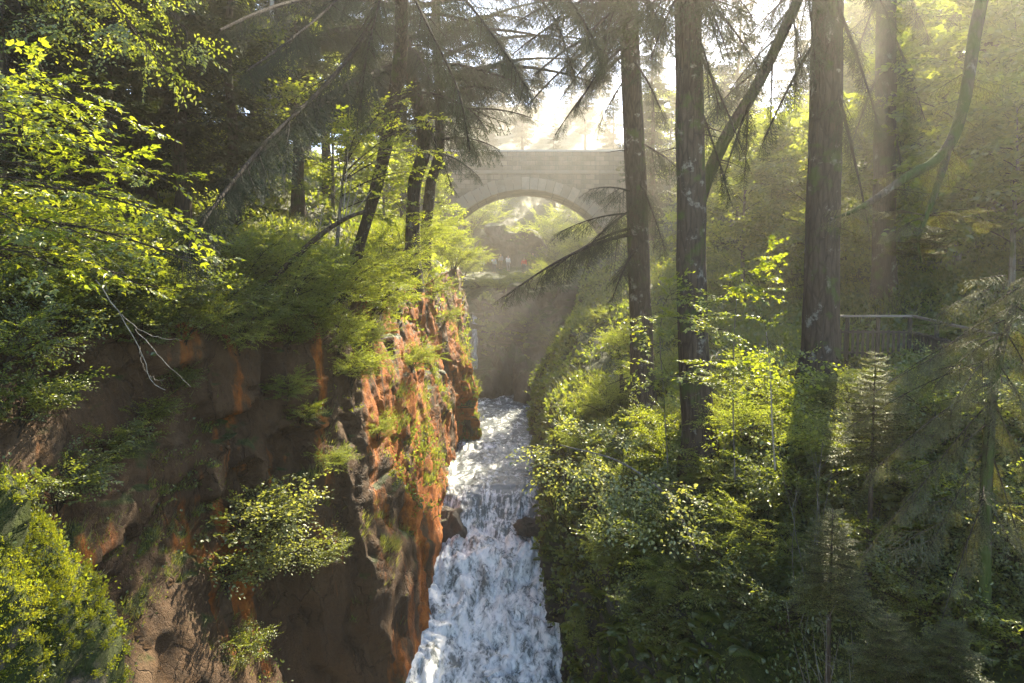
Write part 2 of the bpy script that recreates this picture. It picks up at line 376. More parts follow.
def displace_cliff(P, seed, side, near=(1, 56)):
    n = normals(P); n = n*side
    m = P.shape[1]
    steep = np.clip(1-np.abs(n[..., 2])*1.15, 0, 1)
    fade = np.clip((80-P[..., 1])/25, 0.3, 1)
    wp = np.stack([fbm(P*.5, 3, seed), fbm(P*.5+5, 3, seed+1), fbm(P*.5+9, 3, seed+2)], -1)*.5
    crack = np.clip(.10-np.abs(fbm(P*np.array([.8, .3, .10])+wp, 4, seed+30)), 0, 1)
    if side < 0:        # tall smooth slabs
        f1, e1 = facets(P*np.array([.28, .105, .09])+wp*.5, seed, 1.0)
        f2, e2 = facets(P*np.array([.8, .26, .22])+wp*1.0, seed+40, 1.0)
        f3, e3 = facets(P*np.array([2.4, 1.0, .8])+wp*2, seed+80, 1.0)
        d = f1*.8+f2*.22+f3*.10-crack*1.6-np.clip(.04-e1, 0, 1)*2.4-np.clip(.04-e2, 0, 1)*1.3
        flute = fbm(P*np.array([2.2, 2.2, .22])+wp*.8, 5, seed+60, True)
        d += flute*.06+fbm(P*np.array([1, .6, .6])*1.5, 6, seed+41)*.16+fbm(P*6, 5, seed+43)*.06
    else:
        f1, e1 = facets(P*np.array([.34, .2, .16])+wp, seed, .9)
        f2, e2 = facets(P*np.array([1.1, .8, .5])+wp*1.6, seed+40, 1.0)
        d = f1*.65+f2*.25-crack*2.4+fbm(P*2.2, 6, seed+41)*.16
    d *= np.clip((P[..., 2]+16)/8, .45, 1)
    dg = fbm(P*.35, 5, seed+50)*.45+fbm(P*1.6, 4, seed+55)*.12
    d = d*steep+dg*(1-steep)
    return P+n*(d*fade)[..., None]
segs = [10, 30, 44, 44, 40, 26, 22, 18, 12, 10]
segs = segs[:9]
PL = sheet(LEFT, segs, .12, .9); PL = displace_cliff(PL, 3, -1.0)
PR = sheet(RIGHT, segs, .16); PR = displace_cliff(PR, 77, 1.0)
cliff_left = grid_mb(PL, True).build('cliff_left', M_ROCKL, smooth=True); tag(cliff_left, kind='structure')
bank_right = grid_mb(PR).build('bank_right', M_ROCKR, smooth=True); tag(bank_right, kind='structure')
# the rock step that closes the gorge, and the valley floor behind it
FAR = {  # X: [(Y, Z)...]
 -16: [(58.5, -10), (59, -7), (60, -3), (61, .5), (66, 2.0), (80, 2.4), (95, 5), (125, 22), (160, 38)],
 -6:  [(57, -10), (57.2, -7), (57.6, -3.2), (58.2, -.2), (64, 1.0), (80, 1.4), (95, 4), (125, 22), (160, 38)],
 -3.4:[(54.5, -10), (54.8, -7), (55.6, -4.6), (56.5, -2.6), (64, .6), (80, 1.3), (95, 4), (125, 22), (160, 38)],
 -1.8:[(53.4, -10), (53.6, -7), (54.2, -3.4), (55.2, -.6), (64, 1.0), (80, 1.3), (95, 4), (125, 22), (160, 38)],
 -.7: [(56.4, -10), (56.6, -7), (57.2, -3), (57.6, -.3), (64, 1.0), (80, 1.3), (95, 4), (125, 22), (160, 38)],
 .4:  [(52.2, -10), (52.6, -7), (53.6, -3), (54.8, .5), (64, 1.0), (80, 1.3), (95, 4), (125, 22), (160, 38)],
 1.5: [(51.5, -10), (51.8, -7), (53.0, -3.4), (54.6, -.4), (64, 1.2), (80, 1.3), (95, 4), (125, 22), (160, 38)],
 4:   [(50.5, -10), (51.0, -7), (52.4, -3), (54.0, .4), (64, 1.6), (80, 1.4), (95, 4), (125, 22), (160, 38)],
 8:   [(50, -10), (51, -7), (53, -3), (55, .8), (66, 2), (80, 1.6), (95, 4), (125, 22), (160, 38)],
 18:  [(50, -10), (51, -7), (53, -3), (55, .8), (66, 2), (80, 2), (95, 5), (125, 22), (160, 38)],
}
PFs = sheet(FAR, [10, 34, 36, 36, 26, 22, 26, 26], .2, .5)           # here the "station" axis is X
PF = np.stack([PFs[..., 1], PFs[..., 0], PFs[..., 2]], -1)
def disp_far(P):
    n = normals(P); n = n*np.sign(n[..., 2:3].mean()); 
    steep = np.clip(1-np.abs(n[..., 2])*1.1, 0, 1)
    wp = np.stack([fbm(P*.5, 3, 5), fbm(P*.5+5, 3, 6), fbm(P*.5+9, 3, 7)], -1)
    f1, e1 = facets(P*np.array([.4, .4, .22])+wp*.6, 31, 1.0); f2, e2 = facets(P*np.array([1.2, 1.2, .6])+wp, 37, 1.0)
    d = (f1*2.0+f2*.6-np.clip(.07-e1, 0, 1)*5+fbm(P*np.array([1., 1., .25]), 5, 8, True)*.3)*steep+(fbm(P*.4, 5, 9)*.4)*(1-steep)
    return P+n*d[..., None]
PF = disp_far(PF)
far_cliff = grid_mb(PF, True).build('rock_step', M_ROCKF, smooth=True); tag(far_cliff, kind='structure')
# a valley floor under everything, out to the horizon
mb = MB(); mb.add([(-400, -60, -18), (400, -60, -18), (400, 500, -18), (-400, 500, -18)], [[0, 1, 2, 3]])
gnd = mb.build('ground', M_ROCKF); tag(gnd, kind='structure')
xs = np.linspace(-260, 260, 90); ys = np.linspace(135, 330, 40)
gx, gy = np.meshgrid(xs, ys, indexing='ij')
t_ = np.clip((gy-135)/120, 0, 1)
H = np.stack([gx, gy, 15+16*t_+np.minimum(np.abs(gx),90)*.05*(.4+t_)+fbm(np.stack([gx*.02, gy*.02, gx*0], -1), 4, 3)*4*t_], -1)
t = NT('forest_floor'); M_FLOOR = t.done(t.princ(t.ramp(t.noise(t.pos(), .8, 6), [(.3, (.02, .022, .01)), (.7, (.06, .06, .025))]), .95, t.bump(t.noise(t.pos(), 3, 5), .6, .2)))
hill = grid_mb(H).build('hill_far', M_FLOOR, smooth=True); tag(hill, kind='structure')

BVHS = [bvh_of(PL), bvh_of(PR), bvh_of(PF)]
def cast(o, d, which=(0, 1, 2)):
    best = None
    for k in which:
        h = BVHS[k].ray_cast(Vector(o), Vector(d))
        if h[0] is not None and (best is None or h[3] < best[2]): best = (np.array(h[0]), np.array(h[1]), h[3])
    return best
def hit(px, py, which=(0, 1, 2)):
    """terrain point seen at a pixel"""
    h = cast((0, 0, 0), ray(px, py), which)
    return h
def ground(x, y, which=(0, 1)):
    h = cast((x, y, 80), (0, 0, -1), which)
    return h[0][2] if h else -10.

# ---------------------------------------------------------------- the stream
def stream():
    yk = [6, 12, 16, 17.6, 18.9, 20.7, 22.0, 23.6, 24.9, 26.4, 27.3, 27.9, 28.5, 31, 34, 34.8, 40, 47, 55]
    zk = [-14.4, -13.0, -12.1, -11.75, -11.25, -10.75, -10.2, -9.85, -9.3, -8.95, -8.55, -7.85, -7.55, -7.5, -7.4, -7.28, -7.2, -7.05, -6.9]
    xl = [-4.8, -4.8, -4.4, -4.1, -4.0, -3.6, -3.5, -3.2, -3.1, -3.0, -2.9, -2.8, -2.8, -2.8, -2.8, -2.8, -2.8, -3.5, -5.5]
    xr = [2.4, 2.1, 1.9, 1.7, 1.7, 1.7, 1.7, 1.7, 1.7, 1.7, 1.7, 1.7, 1.7, 1.8, 1.8, 1.8, 1.9, 3, 6]
    Y = np.concatenate([np.arange(6, 30, .045), np.arange(30, 55, .09)]); u = np.linspace(0, 1, 110)
    Z = np.interp(Y, yk, zk); A = np.interp(Y, yk, xl); B = np.interp(Y, yk, xr)
    P = np.stack([A[:, None]+(B-A)[:, None]*u, Y[:, None]+0*u, Z[:, None]+0*u], -1)
    wild = np.interp(Y, [6, 26, 27.2, 28.3, 29, 33.5, 34.6, 36, 46, 50], [1, 1, .55, .25, .3, .3, .5, .25, .3, .7])[:, None]
    flow = P.copy(); flow[..., 1] = np.cumsum(np.concatenate([[0], np.hypot(np.diff(Y), np.diff(Z))]))[:, None]
    q = flow*np.array([1.15, .5, 0])
    q = q+np.stack([fbm(q*.9, 3, 60), fbm(q*.9+9, 3, 61), q[..., 0]*0], -1)*.9
    bil = np.abs(fbm(q*1.1, 1, 70))*.9+np.abs(fbm(q*2.3, 1, 71))*.5+np.abs(fbm(q*4.9, 1, 72))*.26+np.abs(fbm(q*10, 1, 73))*.20+np.abs(fbm(q*19, 1, 74))*.10
    d = (bil-.45)*.34*wild+fbm(q*.6, 3, 75)*.42*wild
    P[..., 2] += d; P[..., 1] -= d*.35
    # a standing wave round the boulder below the lip and a spilling shoulder on the left
    P[..., 2] += .5*np.exp(-((P[..., 0]+1.7)**2/.35+(P[..., 1]-27.2)**2/.5))
    return P
PW = stream()
t = NT('white_water'); P = t.pos()
sep = t.n('ShaderNodeSeparateXYZ', i_0=P).outputs
wv = t.n('ShaderNodeVectorMath', operation='ADD', i_0=P); wn = t.n('ShaderNodeTexNoise', i_Vector=P, i_Scale=1.6, i_Detail=4).outputs['Color']
t.t.links.new(t.n('ShaderNodeVectorMath', operation='SCALE', i_0=wn, i_Scale=.55).outputs[0], wv.inputs[1]); PWp = wv.outputs[0]
n1 = t.noise(t.map(PWp, (1.7, .7, .6)), 1.5, 10, .70); n2 = t.noise(t.map(PWp, (1.1, .5, .45)), 8, 9, .78); n3 = t.noise(t.map(P, (6, 1.0, 1.0)), 2.2, 6, .7)
casc = t.step(sep[1], 28.6, 27.6)
lip = t.math('MULTIPLY', t.step(sep[1], 26.0, 27.0), casc)
foam = t.math('ADD', t.math('MULTIPLY', n1, .55), t.math('MULTIPLY', n2, .45))
lo = t.math('SUBTRACT', .52, t.math('MULTIPLY', casc, .085))
ff = t.n('ShaderNodeMapRange', i_Value=foam); t.set(ff, 1, lo); t.set(ff, 2, t.math('ADD', lo, .17)); ff = ff.outputs[0]
ff = t.math('SUBTRACT', ff, t.math('MULTIPLY', lip, t.math('MULTIPLY', t.step(n3, .4, .6), .55)))
c = t.ramp(ff, [(0, (.14, .16, .16)), (.25, (.50, .52, .52)), (.55, (.83, .83, .81)), (1, (.95, .93, .89))])
h = t.math('ADD', t.math('MULTIPLY', n2, 1.2), t.math('ADD', t.math('MULTIPLY', n1, .6), t.math('MULTIPLY', t.noise(PWp, 26, 6, .75), .25)))
M_WATER = t.done(t.princ(c, t.ramp(ff, [(0, (.14,)*3), (.5, (.85,)*3)]), t.bump(h, .45, .05), .25))
water = grid_mb(PW).build('stream_water', M_WATER, smooth=True); tag(water, kind='structure')
bvw = bvh_of(PW)

# thin side fall behind the left rim
def thin_fall():
    n = 60; t_ = np.linspace(0, 1, n); u = np.linspace(-1, 1, 14)
    yy = 56.0-3.2*t_**.7; zz = -1.9-5.4*t_**1.25
    wd = .17+.15*t_
    P = np.stack([-2.75+u[None]*wd[:, None]+fbm(np.stack([u[None]*2+0*t_[:, None], t_[:, None]*9+0*u, 0*t_[:, None]+0*u], -1), 3, 4)*.1,
                  yy[:, None]-.25*(1-u[None]**2)+fbm(np.stack([u[None]*3+0*t_[:, None], t_[:, None]*14+0*u, 1+0*t_[:, None]+0*u], -1), 3, 6)*.12, zz[:, None]+0*u], -1)
    return P
t = NT('falling_water'); P = t.pos(); n = t.noise(t.map(P, (7, 7, .7)), 1.2, 6, .7)
M_FALL = t.done(t.princ(t.mix(t.step(n, .42, .66), (.16, .17, .17), (.75, .76, .76)), .5, t.bump(n, .6, .08), .4))
side_fall = grid_mb(thin_fall(), False).build('waterfall_water', M_FALL, smooth=True); tag(side_fall, kind='structure')

# ---------------------------------------------------------------- boulders
def boulder(name, label, loc, size, seed, mat, rz=0, blocky=.5, sub=5, group=None):
    import bmesh
    bm = bmesh.new(); bmesh.ops.create_icosphere(bm, subdivisions=sub, radius=1)
    v = np.array([q.co for q in bm.verts]); f = [[q.index for q in p.verts] for p in bm.faces]; bm.free()
    s = np.array(size); sd = seed*13.7
    v = np.sign(v)*np.abs(v)**.8
    c = cells(v*1.25+sd, seed); c2 = cells(v*3+sd, seed+3)
    r = 1+(c[2]-.5)*blocky+fbm(v*1.4+sd, 4, seed)*.28+(c2[2]-.5)*.14*blocky+fbm(v*6+sd, 4, seed+1)*.05-np.clip(.06-(c[1]-c[0]), 0, 1)*1.0
    mb = MB(); mb.add(v*r[:, None]*s, tris=f)
    o = mb.build(name, mat, smooth=True); o.location = loc; o.rotation_euler = (0, 0, rz)
    return tag(o, label, 'rock', group)
b_ = at(527, 530, 26.2); boulder('boulder', 'small wet brown boulder in the white water just below the lip of the cascade', b_+np.array([0, -.1, .16]), (.46, .42, .30), 2, M_BOULD, blocky=.35)
b_ = at(452, 528, 26.8); boulder('boulder', 'dark angular rock shoulder at the left foot of the lip of the cascade', b_+np.array([-.42, .2, -.5]), (.85, 1.1, .95), 5, M_BOULD, .3, blocky=.6)
b_ = at(505, 462, 34.5); boulder('boulder', 'low flat stone breaking the sunlit shallow water above the cascade', b_-np.array([0, 0, .06]), (.5, .26, .13), 8, M_BOULD, blocky=.35)
b_ = at(524, 466, 33.6); boulder('boulder', 'rounded stone at the right edge of the shallow water above the cascade', b_+np.array([.25, 0, -.05]), (.42, .4, .22), 9, M_BOULD, blocky=.35)
b_ = at(470, 408, 36.6); boulder('boulder', 'pale fractured knob of rock jutting from the left cliff over the river', b_+np.array([-.35, 0, -.25]), (.55, .9, 1.3), 14, M_ROCKF, blocky=.7)
b_ = at(490, 390, 48.3); boulder('boulder', 'dark wet boulder at the left foot of the misty rock step', b_+np.array([0, .3, -.1]), (.8, .8, 1.1), 31, M_ROCKF, blocky=.7)
b_ = at(509, 381, 49.0); boulder('boulder', 'broken block of rock at the middle of the foot of the misty rock step', b_+np.array([0, .3, .1]), (.9, .9, 2.0), 33, M_ROCKF, .4, blocky=.8)
b_ = at(530, 388, 47.3); boulder('boulder', 'dark boulder where the misty rock step meets the right gorge wall', b_+np.array([0, .3, -.1]), (1.0, .9, 1.7), 35, M_ROCKF, .9, blocky=.7)
b_ = at(500, 248, 88); boulder('boulder', 'big pale grey boulder under the arch behind the people', b_+np.array([.8, 3, -.6]), (4.2, 3, 2.9), 17, M_ROCKF, blocky=.5)
b_ = at(548, 262, 86); boulder('boulder', 'smaller grey boulder to the right of the people under the arch', b_+np.array([.3, 1.5, -1.2]), (1.8, 1.5, 1.4), 19, M_ROCKF, blocky=.5)

# ---------------------------------------------------------------- stone arch bridge
t = NT('granite_masonry'); P = t.obj()
PM = t.n('ShaderNodeCombineXYZ'); sp = t.n('ShaderNodeSeparateXYZ', i_0=P).outputs; t.set(PM, 0, t.math('ADD', sp[0], sp[1])); t.set(PM, 1, sp[2])
bk = t.n('ShaderNodeTexBrick', i_Vector=PM.outputs[0], i_Scale=1., i_Mortar_Size=.022, i_Brick_Width=.85, i_Row_Height=.42, i_Color1=(.11, .085, .058, 1), i_Color2=(.20, .16, .115, 1), i_Mortar=(.06, .05, .04, 1), i_Mortar_Smooth=.4)
n = t.noise(P, 1.1, 7, .65); c = t.mix(t.math('MULTIPLY', t.step(n, .42, .68), .55), bk.outputs[0], (.07, .065, .04))
st = t.noise(t.map(P, (1.6, 1.6, .12)), 1., 6, .65); c = t.mix(t.math('MULTIPLY', t.step(st, .5, .68), .6), c, (.045, .045, .03))
M_STONE = t.done(t.princ(c, .92, t.bump(t.math('ADD', t.math('MULTIPLY', bk.outputs[1], -.6), t.noise(P, 6, 6, .7)), .7, .06), .2))
t = NT('granite_block'); P = t.obj(); isl = t.n('ShaderNodeNewGeometry').outputs['Random Per Island']
c = t.mix(t.step(t.noise(P, 1.7, 7, .65), .4, .7), t.ramp(isl, [(0, (.12, .095, .065)), (1, (.26, .215, .16))]), (.16, .15, .12))
M_BLOCK = t.done(t.princ(c, .9, t.bump(t.noise(P, 7, 6, .7), .5, .04), .2))
t = NT('pale_coping_stone'); P = t.obj(); M_COPE = t.done(t.princ(t.mix(t.noise(P, 2, 6), (.34, .32, .28), (.52, .5, .46)), .85, t.bump(t.noise(P, 8, 5), .4, .03), .25))
BY = 70.; 
bridge = thing('stone_bridge', 'old grey stone arch bridge high across the end of the gorge', 'bridge', (1.25, BY, 0))
def build_bridge():
    cx, rin, zc, th, dep = 0., 8.95, 0.25, 1.15, 5.2     # the arch
    ztop = 10.85
    x0, x1 = -12.5, 16.5
    mb = MB()
    A = np.linspace(math.pi, 0, 61)                       # barrel + spandrel walls, front and back
    ins = np.stack([cx+(rin+.01)*np.cos(A), zc+(rin+.01)*np.sin(A)], 1)
    for y, s in ((0., 1), (dep, -1)):
        lo = np.concatenate([ins[:, :], ]); up = np.stack([ins[:, 0], np.full(61, ztop)], 1)
        v = np.concatenate([np.c_[lo[:, 0], np.full(61, y), lo[:, 1]], np.c_[up[:, 0], np.full(61, y), up[:, 1]]])
        q = [[k, k+1, 61+k+1, 61+k] for k in range(60)]
        mb.add(v, q if s > 0 else [f[::-1] for f in q])
        for xa, xb in ((x0, ins[0, 0]), (ins[-1, 0], x1)):
            mb.add([(xa, y, -9), (xb, y, -9), (xb, y, ztop), (xa, y, ztop)], [[0, 1, 2, 3] if s > 0 else [3, 2, 1, 0]])
    v = np.concatenate([np.c_[ins[:, 0], np.zeros(61), ins[:, 1]], np.c_[ins[:, 0], np.full(61, dep), ins[:, 1]]])
    mb.add(v, [[k, 61+k, 61+k+1, k+1] for k in range(60)])
    for x in (ins[0, 0], ins[-1, 0]):
        mb.add([(x, 0, -9), (x, dep, -9), (x, dep, zc), (x, 0, zc)], [[0, 1, 2, 3]])
    mb.add([(x0, 0, ztop), (x1, 0, ztop), (x1, dep, ztop), (x0, dep, ztop)], [[0, 1, 2, 3]])
    for x in (x0, x1): mb.add([(x, 0, -9), (x, dep, -9), (x, dep, ztop), (x, 0, ztop)], [[0, 1, 2, 3]])
    mb.build('masonry_wall', M_STONE, bridge)
    for y0, y1 in ((-.07, .35), (dep-.35, dep+.07)):      # arch ring of separate wedge stones
        mb = MB(); N = 39; E = np.linspace(math.pi, 0, N+1)
        for k in range(N):
            g = .0035; a, b = E[k]-g, E[k+1]+g; o = rin+th*(1+.10*rng.uniform(-1, 1)); i = rin-.03+rng.uniform(-.02, .02)
            pts = [(i, a), (o, a), (o, b), (i, b)]; yy = y0+rng.uniform(-.03, .03)*(1 if y0 < 1 else 0)
            v = [(cx+r*math.cos(q), y, zc+r*math.sin(q)) for y in (yy, y1) for r, q in pts]
            mb.add(v, [[0, 1, 2, 3], [7, 6, 5, 4], [0, 4, 5, 1], [1, 5, 6, 2], [2, 6, 7, 3], [3, 7, 4, 0]])
        mb.build('arch_ring', M_BLOCK, bridge)
    for s in (0, 1):
        ya, yb = (-.16, .4) if s == 0 else (dep-.4, dep+.16)
        mb = MB(); x = x0
        while x < x1:
            wd = min(rng.uniform(.9, 1.5), x1-x); mb.box((x+.006, ya+rng.uniform(0, .02), ztop-1.15+.9), (x+wd-.006, yb, ztop-.9+.9+.05)); x += wd
        mb.build('string_course', M_BLOCK, bridge)
        mb = MB(); mb.box((x0, ya+.13, ztop+.052), (x1, yb-.13, ztop+1.75)); p = mb.build('parapet', M_STONE, bridge)
        mb = MB(); x = x0
        while x < x1:
            wd = min(rng.uniform(1.1, 1.7), x1-x); mb.box((x+.006, ya+.04, ztop+1.753), (x+wd-.006, yb-.04, ztop+1.90+rng.uniform(0, .02))); x += wd
        mb.build('coping', M_COPE, p)
build_bridge()
# ---------------------------------------------------------------- foliage materials
L_BEECH = leaf_mat('beech_leaf', [(.05, .07, .008), (.085, .11, .012), (.13, .145, .018)], .55)
L_MAPLE = leaf_mat('maple_leaf', [(.06, .085, .008), (.105, .135, .013), (.16, .17, .02)], .58)
L_HAZEL = leaf_mat('hazel_leaf', [(.062, .085, .012), (.10, .13, .018), (.165, .18, .035)], .55)
L_PALE = leaf_mat('pale_leaf', [(.06, .08, .025), (.11, .13, .04), (.18, .19, .075)], .45, gloss=.06, rough=.5)
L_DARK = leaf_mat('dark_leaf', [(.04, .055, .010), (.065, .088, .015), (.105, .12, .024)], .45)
L_FERN = leaf_mat('fern_leaf', [(.045, .07, .012), (.08, .11, .018), (.13, .14, .026)], .5)
L_GRASS = leaf_mat('grass_blade', [(.045, .06, .012), (.08, .10, .02), (.17, .16, .06)], .5)
L_MOSS = leaf_mat('moss_tuft', [(.065, .08, .008), (.11, .13, .012), (.17, .175, .022)], .45, gloss=.02)
L_FIR = leaf_mat('fir_needle', [(.012, .019, .006), (.020, .030, .008), (.034, .044, .012)], .14, gloss=.03)
L_FIRLIT = leaf_mat('sunlit_young_fir_needle', [(.045, .06, .010), (.08, .095, .015), (.13, .135, .025)], .42, gloss=.05)  # brighter, yellower copy of the fir needle: sunlight put into the colour
L_DRY = leaf_mat('dry_spruce_needle', [(.045, .048, .016), (.07, .075, .022), (.12, .115, .042)], .28, gloss=.04)
B_FIR = bark_mat('fir_bark', (.036, .026, .019), (.085, .064, .047), moss=.25)
B_FIRM = bark_mat('mossy_fir_bark', (.05, .038, .028), (.10, .08, .06), moss=.6)
B_DARK = bark_mat('dark_limb_bark', (.016, .012, .009), (.04, .031, .024), lich=.08)
B_GREY = bark_mat('grey_bark', (.10, .085, .07), (.19, .17, .14), (6, 6, 2), moss=.2)
B_TWIG = bark_mat('twig_bark', (.028, .021, .015), (.058, .044, .031), (14, 14, 5), lich=.15)
B_DEAD = bark_mat('bleached_dead_wood', (.22, .19, .15), (.42, .37, .30), (14, 14, 3))
B_BIRCH = bark_mat('birch_bark', (.30, .28, .25), (.55, .53, .49), (4, 4, 9))

# ---------------------------------------------------------------- foliage pieces
def leaf_base(w=.6, fold=.12, droop=.1):
    v = np.array([(0, 0, 0), (0, 1, -droop), (-w*.42, .30, fold), (-w*.40, .66, fold*.6), (w*.42, .30, fold), (w*.40, .66, fold*.6)])
    return (v, np.array([[0, 1, 3, 2], [0, 4, 5, 1]]), np.zeros(2, int), np.zeros((0, 3), int), np.zeros(0, int))
LEAF = leaf_base(); LEAF_N = leaf_base(.34, .06, .2); LEAF_R = leaf_base(.85, .10, .12)
MAPLE = (lambda v: (v, np.array([[0, 1, 2, 3], [0, 3, 4, 5], [0, 5, 6, 7]]), np.zeros(3, int), np.zeros((0, 3), int), np.zeros(0, int)))(
    np.array([(0, 0, 0), (-.35, .08, .03), (-.55, .45, -.04), (-.16, .5, .06), (0, 1, -.12), (.16, .5, .06), (.55, .45, -.04), (.35, .08, .03)]))
def mbcat(mb): return mb.cat()
def make_spray(L=.7, leaf=LEAF, size=.09, gap=.06, sub=3, flat=.35, seed=0, twig=.004):
    """one leafy twig lying along +Y, leaves spread to both sides"""
    g = np.random.default_rng(seed); mb = MB(); D = []; U = []; T = []; S = []
    def run(p0, d, l, lv):
        n = 7; t_ = np.linspace(0, 1, n)[:, None]; b = g.normal(0, .10, 3); b[2] -= .10
        pts = p0+d*l*t_+b*l*t_**2
        mb.tube(pts, np.linspace(twig, twig*.35, n)*(1 if lv == 0 else .7), 3, 1, cap=False)
        m = max(3, int(l/gap)); s = 1
        for k in range(m):
            a = (k+.7)/m; p = pts[0]+d*l*a+b*l*a*a; s = -s
            if a < .12 and lv == 0: continue
            side = np.array([d[1], -d[0], 0])*s
            dd = d*.55+side*.85+np.array([0, 0, g.normal(0, flat*.6)-.10]); 
            if k == m-1: dd = d
            D.append(dd+g.normal(0, .18, 3)); U.append(np.array([0, 0, 1])+g.normal(0, flat, 3)); T.append(p); S.append(size*g.uniform(.65, 1.15))
        if lv == 0:
            for k in range(sub):
                a = .2+.6*(k+g.uniform(.2, .8))/max(sub, 1); p = pts[0]+d*l*a+b*l*a*a; sg = 1 if k % 2 else -1
                side = np.array([d[1], -d[0], 0])*sg
                dd = d*.75+side*.7+np.array([0, 0, g.normal(0, .15)]); run(p, dd/np.linalg.norm(dd), l*g.uniform(.35, .55), 1)
    run(np.zeros(3), np.array([0, 1., 0]), L, 0)
    Mx = frames(np.array(D), np.array(U))*np.array(S)[:, None, None]
    mb.inst(leaf, Mx, np.array(T)); return mb.cat()
SPR = {
 'beech': [make_spray(.75, LEAF, .085, .05, 4, .3, s) for s in range(4)],
 'maple': [make_spray(.6, MAPLE, .105, .075, 3, .35, s+10) for s in range(4)],
 'feather': [make_spray(.8, LEAF_N, .075, .032, 5, .5, s+20, .003) for s in range(4)],
 'pale': [make_spray(.55, LEAF_R, .075, .06, 3, .4, s+30) for s in range(4)],
 'far': [make_spray(1.3, LEAF_R, .21, .13, 5, .5, s+40, .008) for s in range(4)],
}
def make_bough(L=2.5, lod=1, droop=.25, hang=.35, seed=0, gap=None, wmax=.55, flat=False):
    """conifer bough along +Y: stem, side twigs, needles (lod 0 fine, 1 middle, 2 coarse)"""
    g = np.random.default_rng(seed); mb = MB()
    sp, nl, nw = {0: (.022, .042, .014), 1: (.040, .066, .026), 2: (.085, .22, .085), .4: (.022, .040, .016), .6: (.028, .050, .020)}[lod]; lod = int(lod+.5)
    gap = gap or [.075, .185, .22][lod]
    n = 12; t_ = np.linspace(0, 1, n); bend = g.normal(0, .06)
    def stem(a): return np.array([bend*L*a*a, L*a*(1-.12*droop*a), -droop*L*a**1.7+.10*L*a**4])
    mb.tube([stem(a) for a in t_], np.linspace(.011*L, .003*L, n), 4, 1, cap=False)
    TW = []
    def twig(p, d, l, h, lv):
        m = 5; q = np.linspace(0, 1, m)[:, None]
        pts = p+d*l*q+np.array([0, 0, -1.])*h*l*q**1.6
        if lod < 2: mb.tube(pts, np.linspace(.0045, .002, m)*(1 if lv else 1.4), 3, 1, cap=False)
        TW.append((pts, l))
        if lv == 0 and l > .25:
            for k in range(int(l/(gap*1.35))):
                a = .2+.75*(k+.5)/max(1, int(l/(gap*1.35))); pp = p+d*l*a+np.array([0, 0, -1.])*h*l*a**1.6
                sg = 1 if k % 2 else -1; s = np.array([d[1], -d[0], 0])*sg
                dd = d*.7+s*.7+np.array([0, 0, -.15 if flat else -.4*g.random()-.1]); twig(pp, dd/np.linalg.norm(dd), l*(1-a)*.55+.07, h*.8, 1)
    k = 0; a = .10 if not flat else .05
    while a < .985:
        p = stem(a); s = 1 if k % 2 else -1
        l = L*wmax*(1-a)**.75*g.uniform(.65, 1.1)*min(1, .45+a*2)+.10
        d = np.array([s*g.uniform(.7, .95), g.uniform(.45, .75), -.02 if flat else g.uniform(-.35, .02)]); d /= np.linalg.norm(d)
        twig(p, d, l, (.08 if flat else hang)*g.uniform(.5, 1.5), 0); a += gap/L*g.uniform(.55, 1.0); k += 1
    TW.append((np.array([stem(a) for a in np.linspace(.25, 1, 5)]), L*.75))
    # needles: thin triangles combed to both sides and up
    VV = []; 
    for pts, l in TW:
        m = max(3, int(l/sp)); u = (np.arange(m)+g.random(m))/m*(len(pts)-1); i = np.minimum(u.astype(int), len(pts)-2); f = (u-i)[:, None]
        p = pts[i]*(1-f)+pts[i+1]*f; t = pts[i+1]-pts[i]; t /= np.linalg.norm(t, axis=1, keepdims=True)+1e-9
        s = np.cross(t, [0, 0, 1.]); s /= np.linalg.norm(s, axis=1, keepdims=True)+1e-9; up = np.cross(s, t)
        for sg in (-1, 1):
            ang = g.normal(.15, .35, m)[:, None]
            d = t*.80+(s*np.cos(ang)*sg+up*np.sin(ang))*.52+g.normal(0, .06, (m, 3))
            w = np.cross(d, up+s*g.normal(0, .5, (m, 1))); w /= np.linalg.norm(w, axis=1, keepdims=True)+1e-9
            ll = (nl*g.uniform(.7, 1.1, m))[:, None]
            VV.append(np.stack([p-w*nw*.5, p+w*nw*.5, p+d*ll], 1))
    V = np.concatenate(VV).reshape(-1, 3); mb.add(V, tris=np.arange(len(V)).reshape(-1, 3), mat=0)
    return mb.cat()
BOUGH = {
 'fine': [make_bough(2.4, 0, .30, .55, s, gap=.16) for s in range(3)],
 'mid': [make_bough(2.6, 1, .28, .40, s+5) for s in range(4)],
 'far': [make_bough(3.0, 2, .30, .35, s+10) for s in range(3)],
 'young': [make_bough(.8, .4, .05, .1, s+15, gap=.055, wmax=.5, flat=True) for s in range(3)],
 'dry': [make_bough(1.7, .6, .22, .55, s+20, gap=.12, wmax=.5) for s in range(3)],
}
def put_bough(mb, kind, p, d, L, up=(0, 0, 1), k=None):
    bl = BOUGH[kind]; b = bl[rng.integers(len(bl)) if k is None else k]
    L0 = {'fine': 2.4, 'mid': 2.6, 'far': 3.0, 'young': .8, 'dry': 1.7}[kind]
    mb.inst(b, frames([d], up, .12)*(L/L0), np.array([p]))
def path_frame(pts, a):
    pts = np.asarray(pts); u = a*(len(pts)-1); i = min(int(u), len(pts)-2); f = u-i
    t = pts[i+1]-pts[i]; return pts[i]*(1-f)+pts[i+1]*f, t/(np.linalg.norm(t)+1e-9)
